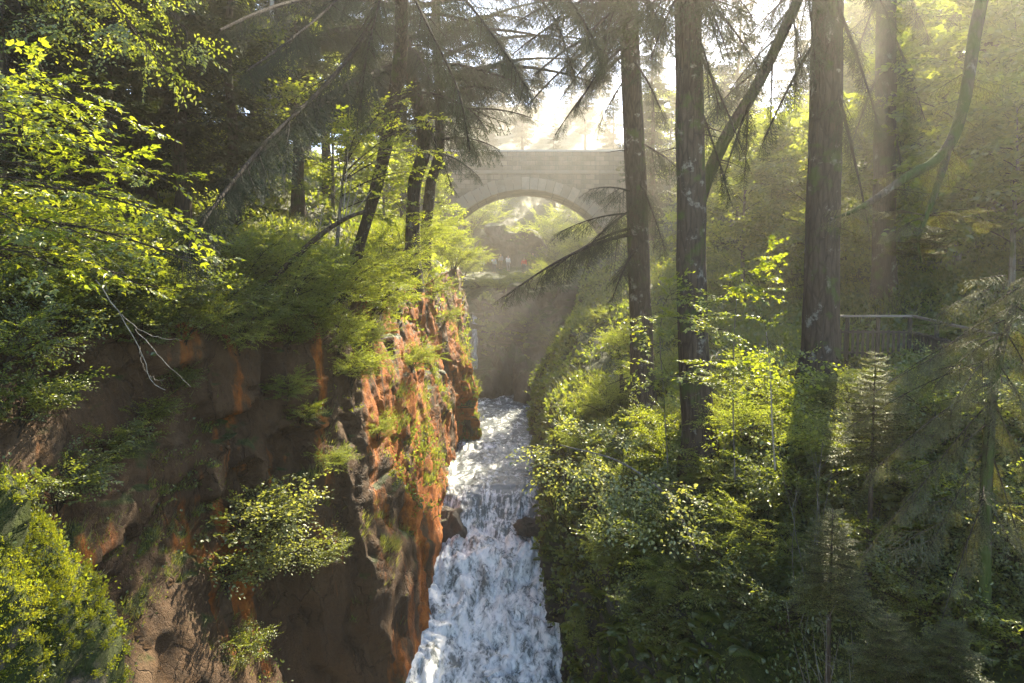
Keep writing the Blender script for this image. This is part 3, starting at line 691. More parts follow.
def put_sprays(mb, kind, P, D, size=1., jit=.25, up=(0, 0, 1)):
    P, D = np.asarray(P, float).reshape(-1, 3), np.asarray(D, float).reshape(-1, 3)
    ks = rng.integers(len(SPR[kind]), size=len(P)); Mx = frames(D, up, jit)*(size*rng.uniform(.7, 1.2, len(P)))[:, None, None]
    for k in range(len(SPR[kind])):
        m = ks == k; mb.inst(SPR[kind][k], Mx[m], P[m])
def leafy_limb(mb, kind, pts, r0, n=10, size=1., spread=.6, start=.25, mat=1, droop=-.05, sides=6):
    """a limb with leafy side twigs"""
    m = len(pts); mb.tube(pts, np.linspace(r0, r0*.25, m), sides, mat)
    P = []; D = []
    for k in range(n):
        a = start+(1-start)*(k+rng.random())/n; p, t = path_frame(pts, a); sg = 1 if k % 2 else -1
        s = np.cross(t, [0, 0, 1.]); s /= np.linalg.norm(s)+1e-9
        d = t*rng.uniform(.3, .8)+s*sg*rng.uniform(.4, 1.0)+np.array([0, 0, rng.normal(droop, .2)]); d /= np.linalg.norm(d)
        l = spread*rng.uniform(.2, 1.)*(1.15-a*.5); q = bez(p, p+d*l*.5+np.array([0, 0, .05*l]), p+d*l, 4)
        mb.tube(q, np.linspace(r0*.25+.002, .003, 4), 3, mat, cap=False)
        for e in np.linspace(.35, 1, max(1, int(l/.28))):
            pp = p+d*l*e; P.append(pp); D.append(d+rng.normal(0, .35, 3)*np.array([1, 1, .4]))
    p, t = path_frame(pts, 1.); P.append(p); D.append(t)
    put_sprays(mb, kind, P, D, size)

def broadleaf(name, label, cat, H=7., r=.12, kind='far', leaf=L_BEECH, bark=B_GREY, limbs=16, spread=2.6, size=1., seed=0, crown_from=.25, n=9, lean=(0, 0), group=None, lspread=1.1):
    """a whole tree on its own origin"""
    global rng; keep = rng; rng = np.random.default_rng(seed+500)
    root = thing(name, label, cat, group=group)
    tp = np.array([(lean[0]*a*a*H+rng.normal(0, .012*H)*a, lean[1]*a*a*H+rng.normal(0, .012*H)*a, H*a-.3*(a == 0)) for a in np.linspace(0, 1, 10)])
    mt = MB(); mt.tube(tp, r*np.array([1.5]+[1-.85*a for a in np.linspace(.08, 1, 9)]), 10, 0, rough=.12, seed=seed)
    mc = MB()
    for k in range(limbs):
        a = crown_from+(1-crown_from)*(k+.5)/limbs; p, _ = path_frame(tp, a); az = k*2.4+rng.normal(0, .4)
        l = spread*(1-.65*((a-crown_from)/(1-crown_from))**1.5)*rng.uniform(.7, 1.15)
        e = p+np.array([math.cos(az)*l, math.sin(az)*l, l*rng.uniform(-.05, .45)])
        leafy_limb(mc, kind, bez(p, (p+e)/2+np.array([0, 0, .22*l]), e, 7), max(.012, r*.3*(1-a*.6)), n, size, lspread*spread/2.6, .2)
    mt.build('trunk', bark, root, smooth=True); mc.build('crown', [leaf, B_TWIG], root)
    rng = keep; return root
def conifer(name, label, H=18., r=.25, kind='mid', leaf=L_FIR, bark=B_FIR, base=.15, prof=2.6, step=.55, per=5, seed=0, lean=(0, 0), group=None, cat='fir tree', up=.05, thin=1.):
    global rng; keep = rng; rng = np.random.default_rng(seed+900)
    root = thing(name, label, cat, group=group)
    tp = np.array([(lean[0]*a*H, lean[1]*a*H, H*a-.4*(a == 0)) for a in np.linspace(0, 1, 14)]); tp[1:-1, :2] += rng.normal(0, .004*H, (12, 2))
    mt = MB(); mt.tube(tp, r*np.array([1.45, 1.02]+[1-.93*a for a in np.linspace(.12, 1, 12)]), 12, 0, rough=.10, seed=seed)
    mc = MB(); z = base
    while z < .985:
        p, _ = path_frame(tp, z); q = (z-base)/(1-base)
        l = prof*(1-q)**.8*(.55+.45*min(1, q*5))+.25
        for k in range(per):
            if rng.random() > thin: continue
            az = rng.uniform(0, 6.28); d = np.array([math.cos(az), math.sin(az), up+.35*q+rng.normal(0, .08)])
            put_bough(mc, kind, p+np.array([0, 0, rng.uniform(0, step)]), d, l*rng.uniform(.65, 1.15))
        z += step/H
    mt.build('trunk', bark, root, smooth=True); mc.build('crown', [leaf, B_TWIG], root)
    rng = keep; return root
def shrub(name, label, cat, kind='beech', leaf=L_BEECH, stems=14, Hh=1.2, rad=1.0, n=7, size=.8, seed=0, spread=.5, out=.7, group=None):
    global rng; keep = rng; rng = np.random.default_rng(seed+1300)
    root = thing(name, label, cat, group=group); ms = MB(); mc = MB()
    for k in range(stems):
        az = k*2.4+rng.normal(0, .3); l = rad*rng.uniform(.35, 1.0)*out/.7; h = Hh*rng.uniform(.55, 1.1)*(1.1-.35*l/rad)
        e = np.array([math.cos(az)*l, math.sin(az)*l, h]); pts = bez((rng.normal(0, .05), rng.normal(0, .05), -.1), e*np.array([.25, .25, .7]), e, 7)
        ms.tube(pts, np.linspace(.016, .005, 7), 5, 0)
        leafy_limb(mc, kind, pts, .004, n, size, spread, .25, 1, sides=3)
    ms.build('stem', B_TWIG, root); mc.build('foliage', [leaf, B_TWIG], root)
    rng = keep; return root
def make_frond(L=.8, seed=0):
    g = np.random.default_rng(seed); mb = MB(); n = 16; a = np.linspace(0, 1, n)
    pts = np.stack([0*a, L*a*(1-.25*a), L*(.55*a-.75*a*a)], 1); mb.tube(pts, np.linspace(.005, .001, n), 3, 0, cap=False)
    D, U, T, S = [], [], [], []
    for q in np.linspace(.1, .98, 26):
        p, t = path_frame(pts, q); w = L*.24*math.sin(math.pi*min(1, .15+q*.83))**.8+.012
        for s in (-1, 1):
            D.append(np.array([s, 0, 0])+t*.35+np.array([0, 0, -.12])); U.append(np.cross(np.array([1., 0, 0]), t)+g.normal(0, .1, 3)); T.append(p); S.append(w)
    mb.inst((LEAF_N[0]*np.array([.75, 1, 1]), *LEAF_N[1:]), frames(np.array(D), np.array(U))*np.array(S)[:, None, None], np.array(T)); return mb.cat()
FROND = [make_frond(.8, s) for s in range(3)]
def make_blade(seed=0):
    g = np.random.default_rng(seed); n = 5; a = np.linspace(0, 1, n); w = .012*(1-a**1.5)+.0008
    y = .35*a**1.6; z = a-.38*a**2.2
    v = np.concatenate([np.stack([-w, y, z], 1), np.stack([w, y, z], 1)])
    return (v, np.array([[k, 5+k, 6+k, k+1] for k in range(4)]), np.zeros(4, int), np.zeros((0, 3), int), np.zeros(0, int))
BLADE = make_blade()
def fern(label, nf=14, seed=0, leaf=L_FERN, group=None, L=1.):
    root = thing('fern', label, 'fern', group=group); mb = MB(); g = np.random.default_rng(seed)
    for k in range(nf):
        az = k*2.4+g.normal(0, .2); d = np.array([math.cos(az), math.sin(az), g.uniform(.1, .75)])
        mb.inst(FROND[k % 3], frames([d], (0, 0, 1))*L*g.uniform(.7, 1.15), np.zeros((1, 3)))
    mb.build('frond', leaf, root); return root
def tuft_mesh(n, rad, h, g):
    mb = MB(); az = g.uniform(0, 6.28, n); r = rad*np.sqrt(g.random(n))
    M = np.zeros((n, 3, 3)); ca, sa = np.cos(az), np.sin(az); s = h*g.uniform(.5, 1.15, n); b = g.uniform(.5, 1.6, n)
    M[:, 0, 0] = -sa*s; M[:, 1, 0] = ca*s; M[:, 0, 1] = ca*s*b; M[:, 1, 1] = sa*s*b; M[:, 2, 2] = s*g.uniform(.6, 1., n)
    a2 = az+g.normal(0, .5, n)
    mb.inst(BLADE, M, np.stack([np.cos(a2)*r, np.sin(a2)*r, 0*r], 1)); return mb
# ================================================================ planting
class Proto:
    """the first put() uses the object itself, later ones its copies"""
    def __init__(s, root): s.r = root; s.used = False
    def put(s, loc, rz=0, scale=1, label=None, group=None, tilt=(0, 0)):
        if not s.used:
            s.used = True; o = s.r; o.location = loc; o.rotation_euler = (tilt[0], tilt[1], rz); o.scale = (scale,)*3 if np.ndim(scale) == 0 else scale
            if label: o['label'] = label
            if group: o['group'] = group
            return o
        return dup(s.r, loc, rz, scale, label, group, tilt)
def gpos(px, Y, which=(0, 1), sink=.1):
    x = (px-512)/F*Y; return (x, Y, ground(x, Y, which)-sink)

# ---------------------------------------------------------------- forest behind
CF = [Proto(conifer('fir_tree', 'fir', H=h, r=.26, kind='far', base=b, prof=p, step=.65, per=7, seed=k, lean=(l, 0)))
      for k, (h, b, p, l) in enumerate([(18, .10, 3.0, .01), (16, .06, 2.6, -.015), (21, .22, 3.2, .0)])]
GF_L, GF_R, GF_B = 'firs on the left hillside', 'firs on the right hillside', 'firs beyond the bridge'
k = 0
for px, Y, h in [(-40, 17, 1), (40, 22, 1), (120, 27, 1.1), (200, 33, 1), (262, 42, 1.1), (330, 38, .95), (372, 52, 1), (80, 40, 1.2), (150, 50, 1.2), (10, 31, 1.2), (240, 60, 1.2), (310, 64, 1.2),
                 (-80, 26, 1.1), (395, 72, 1.1), (20, 14.5, .8), (150, 22, .9), (95, 19, .85), (428, 84, 1.0), (350, 80, 1.2), (452, 60, .85), (405, 50, .9), (-15, 13.5, .75), (55, 17.5, .8), (112, 16, .75), (185, 20, .8), (238, 23, .8), (300, 30, .9)]:
    p = gpos(px, Y); CF[k % 3].put(p, rng.uniform(0, 6), h*rng.uniform(.9, 1.1), 'dark fir in the shaded forest on the hillside above the left cliff', GF_L); k += 1
for px, Y, h in [(735, 52, .9), (790, 64, .9), (866, 48, .9), (930, 44, 1), (1005, 40, 1), (960, 60, 1.1), (1060, 34, 1), (840, 75, .9), (700, 82, .8), (1090, 50, 1.1), (900, 68, 1.0), (655, 80, .75), (650, 48, .8)]:
    p = gpos(px, Y); CF[k % 3].put(p, rng.uniform(0, 6), h*rng.uniform(.9, 1.1), 'hazy fir on the slope behind the sunlit leafy trees, right of the bridge', GF_R); k += 1
def hz(px, Y):
    x = (px-512)/F*Y; h = cast((x, Y, 120), (0, 0, -1)); z = h[0][2] if h else 12
    return (x, Y, max(z, np.interp(Y, [135, 255], [15, 31]) if Y > 135 else z)-.2)
for px, Y, h, lab in [(452, 112, 1.05, 'tall fir beyond the left end of the bridge'), (488, 118, 1.0, 'fir rising above the bridge parapet, left of the patch of open sky'), (522, 126, .95, None),
                 (553, 108, .82, 'small narrow fir standing alone against the bright sky above the bridge'), (584, 124, .85, None), (612, 112, 1.0, 'fir right of the small lone fir above the bridge, behind the trunks'), (640, 122, .95, 'fir beyond the right end of the bridge, seen between two big trunks'),
                 (505, 140, .9, None), (538, 150, .8, None), (570, 145, .85, None), (600, 150, .9, None), (470, 145, .8, None), (430, 130, 1.1, None), (680, 135, .9, None), (720, 120, 1.0, None), (400, 120, 1.1, None), (760, 130, .9, None)]:
    CF[k % 3].put(hz(px, Y), rng.uniform(0, 6), h, lab or 'small far fir in the row beyond the bridge', None if lab else GF_B); k += 1

BL = [Proto(broadleaf('leafy_tree', 'tree', 'tree', H=h, r=.11, kind='far', leaf=m, limbs=n, spread=s, size=1.0, seed=k, n=10))
      for k, (h, n, s, m) in enumerate([(7.5, 18, 2.8, L_HAZEL), (6.0, 15, 2.4, L_BEECH), (9.0, 20, 3.0, L_HAZEL)])]
k = 0
for px, Y, h in [(742, 33, .9), (778, 40, 1), (806, 30, .8), (858, 42, 1.0), (905, 40, 1), (955, 27, 1.1), (1000, 31, 1.2), (1040, 24, 1.1), (885, 42, 1.2), (735, 46, 1.0), (940, 36, 1.2), (668, 60, .9), (720, 64, 1.1), (1010, 22, .9)]:
    BL[k % 3].put(gpos(px, Y), rng.uniform(0, 6), h*rng.uniform(.9, 1.1), 'sunlit yellow green leafy tree in the haze behind the big trunks on the right', 'sunlit leafy trees on the right slope'); k += 1
for px, Y, h in [(235, 27, .7), (335, 34, .75), (385, 42, .75), (110, 30, .9), (425, 52, .8)]:
    BL[k % 3].put(gpos(px, Y), rng.uniform(0, 6), h*rng.uniform(.9, 1.1), 'leafy understorey tree among the firs above the left cliff', 'leafy understorey trees above the left cliff'); k += 1

# ---------------------------------------------------------------- the big trunks of the right bank
def big_fir(label, path, radii, boughs, seed, bark=B_FIR, crown=None, H=None, roots=5, cat='fir tree', dead=9):
    """path of world points from the ground up; boughs = [(a on trunk, end point, kind, length scale)]"""
    root = thing('fir_tree', label, cat, tuple(path[0])); o = np.array(path[0])
    pts = smooth_path(np.array(path)-o, 40); rad = np.interp(np.linspace(0, 1, 40), np.linspace(0, 1, len(radii)), radii)
    mt = MB(); pts[0, 2] -= .5; flare = 1+.55*np.exp(-np.linspace(0, 1, 40)*34)
    mt.tube(pts, rad*flare, 20, 0, rough=.13, seed=seed)
    mt.build('trunk', bark, root, smooth=True)
    if dead:
        for k in range(dead):
            md = MB(); a = rng.uniform(.06, .5); p, t = path_frame(pts, a); az = rng.uniform(0, 6.28); l = rng.uniform(.3, 1.1)
            e = p+np.array([math.cos(az)*l, math.sin(az)*l, -l*rng.uniform(.0, .4)]); md.tube(bez(p, (p+e)/2+np.array([0, 0, .08]), e, 5), np.linspace(.018, .005, 5), 4)
            md.build('dead_branch', B_TWIG, root)
    mc = MB()
    for a, e, kind, L in boughs:
        p, _ = path_frame(pts, a); e = np.array(e)-o; d = e-p; l = np.linalg.norm(d)
        limb(mc, p, e, kind, L)
    if crown:
        a0, prof, n = crown
        for k in range(n):
            q = (k+.5)/n; a = a0+(1-a0)*q; p, _ = path_frame(pts, a); az = k*2.4+rng.normal(0, .3); l = prof*(1-q)**.7+.3
            put_bough(mc, 'mid', p, (math.cos(az), math.sin(az), -.08+.3*q), l*rng.uniform(.7, 1.2))
    mc.build('crown', [L_FIR, B_DARK], root)
    return root
def limb(mc, p, e, kind='fine', L=1.2, sag=.12, r=None, start=.15):
    """a conifer limb from p to e with hanging side boughs"""
    p, e = np.asarray(p, float), np.asarray(e, float); l = np.linalg.norm(e-p)
    pts = bez(p, (p+e)/2+np.array([0, 0, sag*l]), e, 10); r = r or .012*l+.008
    mc.tube(pts, np.linspace(r, r*.22, 10), 6, 1)
    n = max(4, int(l/.13)); s = 1
    for k in range(n):
        a = start+(1-start)*(k+rng.uniform(.2, .8))/n; q, t = path_frame(pts, a); s = -s
        sd = np.cross(t, [0, 0, 1.]); sd /= np.linalg.norm(sd)+1e-9
        d = t*rng.uniform(.3, .9)+sd*s*rng.uniform(.15, .9)+np.array([0, 0, rng.uniform(-.8, .1)])
        put_bough(mc, kind, q, d/np.linalg.norm(d), L*(1.1-.6*a)*rng.uniform(.45, 1.15))
    put_bough(mc, kind, pts[-2], pts[-1]-pts[-2], L*.7)

b1 = gpos(703, 16.2, (1,), 0)
def up(px, py, Y): return at(px, py, Y)
big_fir('thickest near fir trunk on the right bank, straight and bare, left of the worn rail', [b1, up(693, 330, 16.2), up(690, 120, 16.1), up(687, -60, 16), up(684, -330, 16)], [.36, .32, .295, .27, .18],
        [(.62, up(742, 150, 15.2), 'mid', 1.0), (.70, up(650, 60, 14.8), 'mid', .9), (.72, up(730, 60, 15), 'mid', 1.0), (.74, up(755, 20, 15.5), 'mid', 1.1), (.70, up(760, 70, 15), 'mid', 1.0), (.73, up(655, 15, 15), 'mid', 1.0), (.74, up(715, 5, 15), 'mid', 1.0), (.66, up(720, 110, 15.2), 'mid', .8), (.55, up(730, 200, 17), 'mid', .9)], 1, crown=(.68, 2.6, 60))
b2 = gpos(645, 22, (1,), 0)
big_fir('reddish fir trunk nearest the gorge, a long bough reaching out over the water', [b2, up(640, 300, 22), up(634, 140, 22), up(626, -40, 22), up(620, -260, 22)], [.37, .33, .30, .27, .18],
        [(.36, up(505, 297, 19.5), 'fine', 1.3), (.37, up(545, 275, 20.2), 'mid', 1.0), (.4, up(575, 262, 20.8), 'mid', 1.0), (.42, up(588, 190, 20.5), 'fine', 1.0), (.39, up(560, 232, 21), 'mid', 1.1), (.34, up(612, 300, 19.8), 'fine', 1.0),
         (.66, up(560, 100, 20), 'mid', .9), (.70, up(550, 52, 20.5), 'mid', .9), (.5, up(690, 180, 21), 'mid', 1.2), (.45, up(665, 250, 20.5), 'mid', 1.0), (.74, up(590, 20, 20), 'mid', 1.3), (.70, up(520, 20, 18), 'mid', 1.2), (.66, up(535, 75, 18.5), 'mid', 1.1), (.71, up(548, 28, 18), 'mid', 1.2), (.67, up(590, 95, 20.5), 'mid', .9), (.63, up(555, 135, 20.5), 'mid', .9), (.66, up(528, 105, 19.5), 'mid', 1.0), (.69, up(600, 65, 19.5), 'mid', 1.0), (.70, up(512, 55, 19), 'mid', 1.1), (.62, up(665, 120, 20), 'mid', 1.0), (.68, up(665, 20, 20), 'mid', 1.1), (.69, up(570, 62, 18.6), 'mid', 1.1), (.64, up(575, 110, 19.5), 'mid', 1.0), (.73, up(500, -10, 17.5), 'mid', 1.3), (.64, up(585, 75, 21), 'mid', 1.0), (.6, up(598, 128, 21.5), 'mid', .9), (.7, up(655, 60, 21), 'mid', 1.1), (.72, up(605, 40, 20), 'mid', 1.1)], 2, crown=(.68, 2.4, 50))
b3 = gpos(822, 17.5, (1,), 0)
big_fir('broad lichen-flecked fir trunk standing at the left end of the rail', [b3, up(822, 250, 17.5), up(826, 90, 17.6), up(829, -80, 17.6), up(833, -330, 17.8)], [.43, .39, .37, .34, .22],
        [(.6, up(762, 145, 16.4), 'mid', 1.0), (.66, up(880, 130, 16.4), 'mid', 1.1), (.55, up(868, 225, 16.6), 'mid', .9), (.72, up(770, 20, 16), 'mid', 1.2), (.74, up(890, 20, 16), 'mid', 1.2)], 3, crown=(.70, 2.6, 36), dead=9)
b5 = gpos(884, 27, (1,), 0)
big_fir('hazy fir with hanging boughs behind and to the right of the lichen-flecked trunk', [b5, up(884, 200, 27), up(886, 60, 27), up(888, -150, 27), up(888, -300, 27)], [.40, .38, .34, .26, .1],
        [(.5, up(850, 150, 26), 'mid', 1.3), (.55, up(925, 120, 26), 'mid', 1.3), (.6, up(855, 60, 26), 'mid', 1.4), (.62, up(930, 40, 26), 'mid', 1.4), (.45, up(905, 190, 25.5), 'mid', 1.2)], 5, crown=(.82, 2.0, 12))
b7 = gpos(988, 30, (1,), 0)
big_fir('hazy dark fir trunk at the right edge of the picture, high on the slope', [b7, up(988, 160, 30), up(990, 40, 30), up(992, -200, 30)], [.5, .46, .42, .2],
        [(.6, up(940, 100, 29), 'mid', 1.4), (.66, up(1035, 90, 29), 'mid', 1.4), (.75, up(950, 20, 29), 'mid', 1.4)], 7, crown=(.45, 3.2, 60))
# crooked leaning trunk that crosses behind the thickest trunk
b4 = gpos(694, 18.5, (1,), 0)
r4 = big_fir('crooked shaggy trunk leaning up to the right from behind the thickest trunk', [b4, up(694, 330, 18.4), up(698, 215, 18), up(722, 145, 17.6), up(760, 80, 17.2), up(800, -5, 17), up(835, -90, 16.8)], [.17, .16, .15, .14, .13, .11, .05],
        [(.62, up(745, 175, 17), 'dry', .8), (.7, up(705, 120, 17), 'dry', .8), (.8, up(800, 75, 16.6), 'dry', .9), (.85, up(742, 45, 16.6), 'dry', .9), (.9, up(830, 20, 16.4), 'dry', .9), (.66, up(720, 190, 17.2), 'dry', .7), (.72, up(770, 130, 16.8), 'dry', .8), (.76, up(730, 90, 17), 'dry', .8), (.86, up(815, 60, 16.5), 'dry', .8), (.82, up(755, 60, 16.6), 'dry', .8), (.95, up(800, 30, 16.4), 'dry', .8)], 4, bark=B_FIRM, cat='leaning tree')
# the mossy crooked limb that droops in from the upper right, and its tree outside the frame
b6 = gpos(1080, 15.5, (1,), 0)
r6 = thing('fir_tree', 'tree whose mossy crooked limb droops down into the upper right corner', 'fir tree', tuple(b6)); o6 = np.array(b6)
mt = MB(); tp = smooth_path(np.array([b6, up(1085, 150, 15.5), up(1090, -120, 15.4), up(1092, -380, 15.4)])-o6, 24); tp[0, 2] -= .5
mt.tube(tp, np.linspace(.34, .2, 24), 16, rough=.13, seed=6); mt.build('trunk', B_FIR, r6, smooth=True)
ml = MB(); P6 = smooth_path(np.array([tp[15]+o6, up(1020, -110, 14.8), up(982, 0, 14.4), up(967, 88, 14.1), up(955, 134, 14), up(936, 160, 13.9), up(907, 177, 13.8), up(862, 207, 13.8), up(835, 218, 13.8)])-o6, 40)
ml.tube(P6, np.interp(np.linspace(0, 1, 40), [0, .5, .75, 1], [.12, .10, .08, .02]), 10, rough=.2, seed=61)
P6b = smooth_path(np.array([up(948, 146, 14), up(941, 175, 13.9), up(928, 212, 13.8), up(918, 240, 13.8), up(922, 262, 13.8)])-o6, 16)
ml.tube(P6b, np.linspace(.085, .015, 16), 8, rough=.25, seed=62); ml.build('mossy_limb', B_FIRM, r6, smooth=True)
mc = MB()
for k in range(26):
    p, t = path_frame(P6, rng.uniform(.3, .98)); s = np.array([rng.normal(0, 1), rng.normal(0, .6), rng.uniform(-.9, .1)]); put_bough(mc, 'dry', p, s/np.linalg.norm(s), rng.uniform(.4, 1.0))
for k in range(22):
    a = .6+.4*rng.random(); p, t = path_frame(P6b, a); s = np.array([rng.normal(0, 1), rng.normal(0, .7), rng.uniform(-.5, .3)]); put_bough(mc, 'young', p, s/np.linalg.norm(s), rng.uniform(.35, .75))
for e in [(985, 222), (975, 210), (890, 235), (880, 212)]:
    limb(mc, P6b[8], up(*e, 13.7)-o6, 'young', .55, r=.012)
for k in range(0, 26, 3):
    p, _ = path_frame(tp, (.62+.38*k/26)); az = k*2.4; put_bough(mc, 'mid', p, (math.cos(az), math.sin(az), .0), 2.6*rng.uniform(.7, 1.1))
mc.build('crown', [L_DRY, B_TWIG], r6)

# ---------------------------------------------------------------- firs on the left rim, and their dark hanging boughs
b9 = gpos(413, 29, (0,), 0)
big_fir('dark fir on the left rim with long drooping boughs, left of a twin trunk', [b9, up(414, 190, 29), up(424, 140, 28.5), up(404, 40, 28), up(396, -60, 27.6), up(392, -220, 27.6)], [.30, .27, .25, .24, .21, .12],
        [(.5, up(265, 140, 21), 'mid', 1.5), (.55, up(190, 235, 16), 'mid', 1.7), (.6, up(300, 40, 22), 'mid', 1.5), (.62, up(250, 75, 20), 'mid', 1.5), (.5, up(345, 150, 25), 'mid', 1.2), (.66, up(220, 30, 18), 'mid', 1.5),
         (.5, up(480, 118, 25), 'mid', 1.5), (.55, up(535, 92, 24), 'mid', 1.6), (.46, up(452, 188, 26), 'mid', 1.1), (.6, up(575, 45, 24), 'mid', 1.6), (.64, up(500, 35, 23), 'mid', 1.6), (.58, up(430, 80, 23), 'mid', 1.3), (.66, up(600, 10, 24), 'mid', 1.6)], 9, crown=(.5, 3.2, 75))
b10 = gpos(424, 33, (0,), 0)
big_fir('slimmer twin fir trunk just right of the dark drooping fir on the left rim', [b10, up(430, 190, 32), up(440, 140, 31), up(436, 20, 31), up(432, -150, 31)], [.25, .22, .2, .18, .1],
        [(.5, up(500, 150, 28), 'mid', 1.3), (.45, up(480, 178, 29), 'mid', 1.0), (.6, up(520, 60, 28), 'mid', 1.5), (.6, up(548, 82, 27), 'mid', 1.3), (.56, up(532, 118, 27), 'mid', 1.1), (.68, up(590, 40, 26), 'mid', 1.5), (.7, up(560, 0, 26), 'mid', 1.5), (.62, up(575, 60, 25), 'mid', 1.4), (.6, up(510, 95, 25.5), 'mid', 1.3), (.64, up(600, 85, 24), 'mid', 1.3), (.72, up(530, 20, 25), 'mid', 1.5), (.62, up(380, 60, 28), 'mid', 1.4), (.52, up(395, 130, 28), 'mid', 1.2)], 10, crown=(.5, 2.8, 60))
# a nearer fir, out on the left, whose great limb hangs across the upper left
b11 = gpos(352, 25, (0,), 0)
r11 = thing('fir_tree', 'fir with a great dark limb sweeping down across the upper left', 'fir tree', tuple(b11)); o11 = np.array(b11)
mt = MB(); tp = smooth_path(np.array([b11, up(378, 180, 24), up(400, 60, 21.5), up(400, -60, 20), up(396, -320, 20)])-o11, 24); tp[0, 2] -= .5
mt.tube(tp, np.interp(np.linspace(0, 1, 24), [0, .1, .4, 1], [.26, .17, .22, .12]), 12, rough=.12, seed=11); mt.build('trunk', B_FIR, r11, smooth=True)
ml = MB(); mc = MB()
for q, r0, L in [([up(398, -50, 20.4), up(368, 30, 18.5), up(325, 85, 16), up(270, 138, 13.6), up(215, 205, 11.8), up(182, 258, 10.8)], .06, 1.1),
                 ([up(400, -90, 20), up(345, -10, 17.5), up(290, 40, 15), up(245, 72, 13.5)], .035, .9),
                 ([up(398, -80, 20), up(450, -20, 18), up(500, 45, 16.5), up(528, 90, 15.8)], .035, 1.0), ([up(398, -110, 20), up(480, -70, 17), up(560, -10, 15.5), up(600, 50, 15)], .035, 1.0),
                 ([up(400, -30, 20.2), up(430, 30, 18.5), up(458, 90, 17.5), up(470, 150, 17)], .035, 1.0), ([up(400, -70, 20.2), up(380, 0, 18.5), up(366, 60, 17.5), up(360, 110, 17)], .03, 1.0),
                 ([up(398, -120, 20), up(510, -80, 17.5), up(620, -30, 16), up(665, 30, 15.5)], .035, 1.0), ([up(398, -120, 20), up(470, -60, 19), up(545, 5, 17.5), up(575, 75, 17)], .03, 1.0)]:
    pp = smooth_path(np.array(q)-o11, 24); ml.tube(pp, np.linspace(r0, .02, 24), 8, rough=.15, seed=12)
    l = np.linalg.norm(np.diff(pp, axis=0), axis=1).sum(); s = 1
    for k in range(int(l/.14)):
        a = .10+.9*(k+rng.random())/int(l/.14); p, t = path_frame(pp, a); s = -s; sd = np.cross(t, [0, 0, 1.]); sd /= np.linalg.norm(sd)
        d = t*rng.uniform(.5, .9)+sd*s*rng.uniform(.2, .7)+np.array([0, 0, rng.uniform(-.8, .1)]); put_bough(mc, 'fine' if p[1]+o11[1] < 12.5 else 'mid', p, d/np.linalg.norm(d), L*rng.uniform(.3, 1.25)*(1.1-.4*a))
    for k in range(int(l/.22)):
        p, t = path_frame(pp, rng.uniform(.15, 1)); d = t*rng.uniform(.6, 1)+rng.normal(0, .35, 3)+np.array([0, 0, .12]); put_bough(mc, 'mid', p+np.array([0, 0, .03]), d/np.linalg.norm(d), L*rng.uniform(.2, .5))
for k in range(24):
    p, _ = path_frame(tp, .66+.34*k/24); az = k*2.4; put_bough(mc, 'mid', p, (math.cos(az), math.sin(az), .0), 2.4*rng.uniform(.7, 1.1))
ml.build('limb', B_DARK, r11, smooth=True); mc.build('crown', [L_FIR, B_DARK], r11)

# ---------------------------------------------------------------- near leafy trees on the left
def target_tree(name, label, base, trunk, r, targets, kind, leaf, n=12, size=1., spread=.7, bark=B_GREY, seed=0, cat='tree', sag=.15, start=.25):
    o = np.array(base); root = thing(name, label, cat, tuple(base))
    tp = smooth_path(np.array([base]+list(trunk))-o, 16); tp[0, 2] -= .3
    mt = MB(); mt.tube(tp, np.linspace(r*1.3, r*.5, 16), 10, rough=.1, seed=seed); mt.build('trunk', bark, root, smooth=True)
    mc = MB()
    for a, e in targets:
        p, _ = path_frame(tp, a); e = np.asarray(e)-o; l = np.linalg.norm(e-p)
        leafy_limb(mc, kind, bez(p, (p+e)/2+np.array([0, 0, sag*l]), e, 9), max(.008, .008*l), n, size, spread, start)
    mc.build('crown', [leaf, B_TWIG], root); return root
b = np.array([-7.6, 9.6, ground(-7.6, 9.6, (0,))])
target_tree('maple_tree', 'near maple reaching in from the left edge with bright yellow green layered leaves', b, [b+np.array([.1, 0, 1.6]), b+np.array([.2, .1, 4.0])], .09,
    [(.9, up(80, 90, 9.4)), (.85, up(125, 120, 9.2)), (.7, up(120, 160, 9)), (.75, up(165, 180, 9)), (.6, up(178, 222, 8.8)), (.5, up(190, 262, 8.8)), (.6, up(60, 190, 8.4)), (.5, up(95, 240, 8.2)), (.4, up(60, 268, 8.4)), (.8, up(30, 120, 8.6)), (.55, up(20, 225, 8)), (.45, up(140, 285, 9)), (.7, up(140, 205, 9.6)), (.95, up(100, 150, 10))],
    'maple', L_MAPLE, n=13, size=.85, spread=.75)
b = np.array([-9.0, 13.2, ground(-9.0, 13.2, (0,))])
target_tree('beech_tree', 'leafy tree with sunlit sprays hanging in the top left corner', b, [b+np.array([.1, 0, 2.6]), b+np.array([.1, .2, 5.6]), b+np.array([.2, .2, 8])], .13,
    [(.8, up(190, 35, 13)), (.75, up(165, 70, 12.6)), (.85, up(120, 20, 12.4)), (.7, up(90, 40, 12.2)), (.9, up(180, -20, 13)), (.9, up(60, -10, 12)), (.65, up(30, 50, 12)), (.8, up(140, 40, 13.4)), (.95, up(230, -30, 13.6)), (.6, up(10, 100, 12))],
    'beech', L_HAZEL, n=16, size=.9, spread=.9)
b = np.array(gpos(335, 21, (0,), 0))
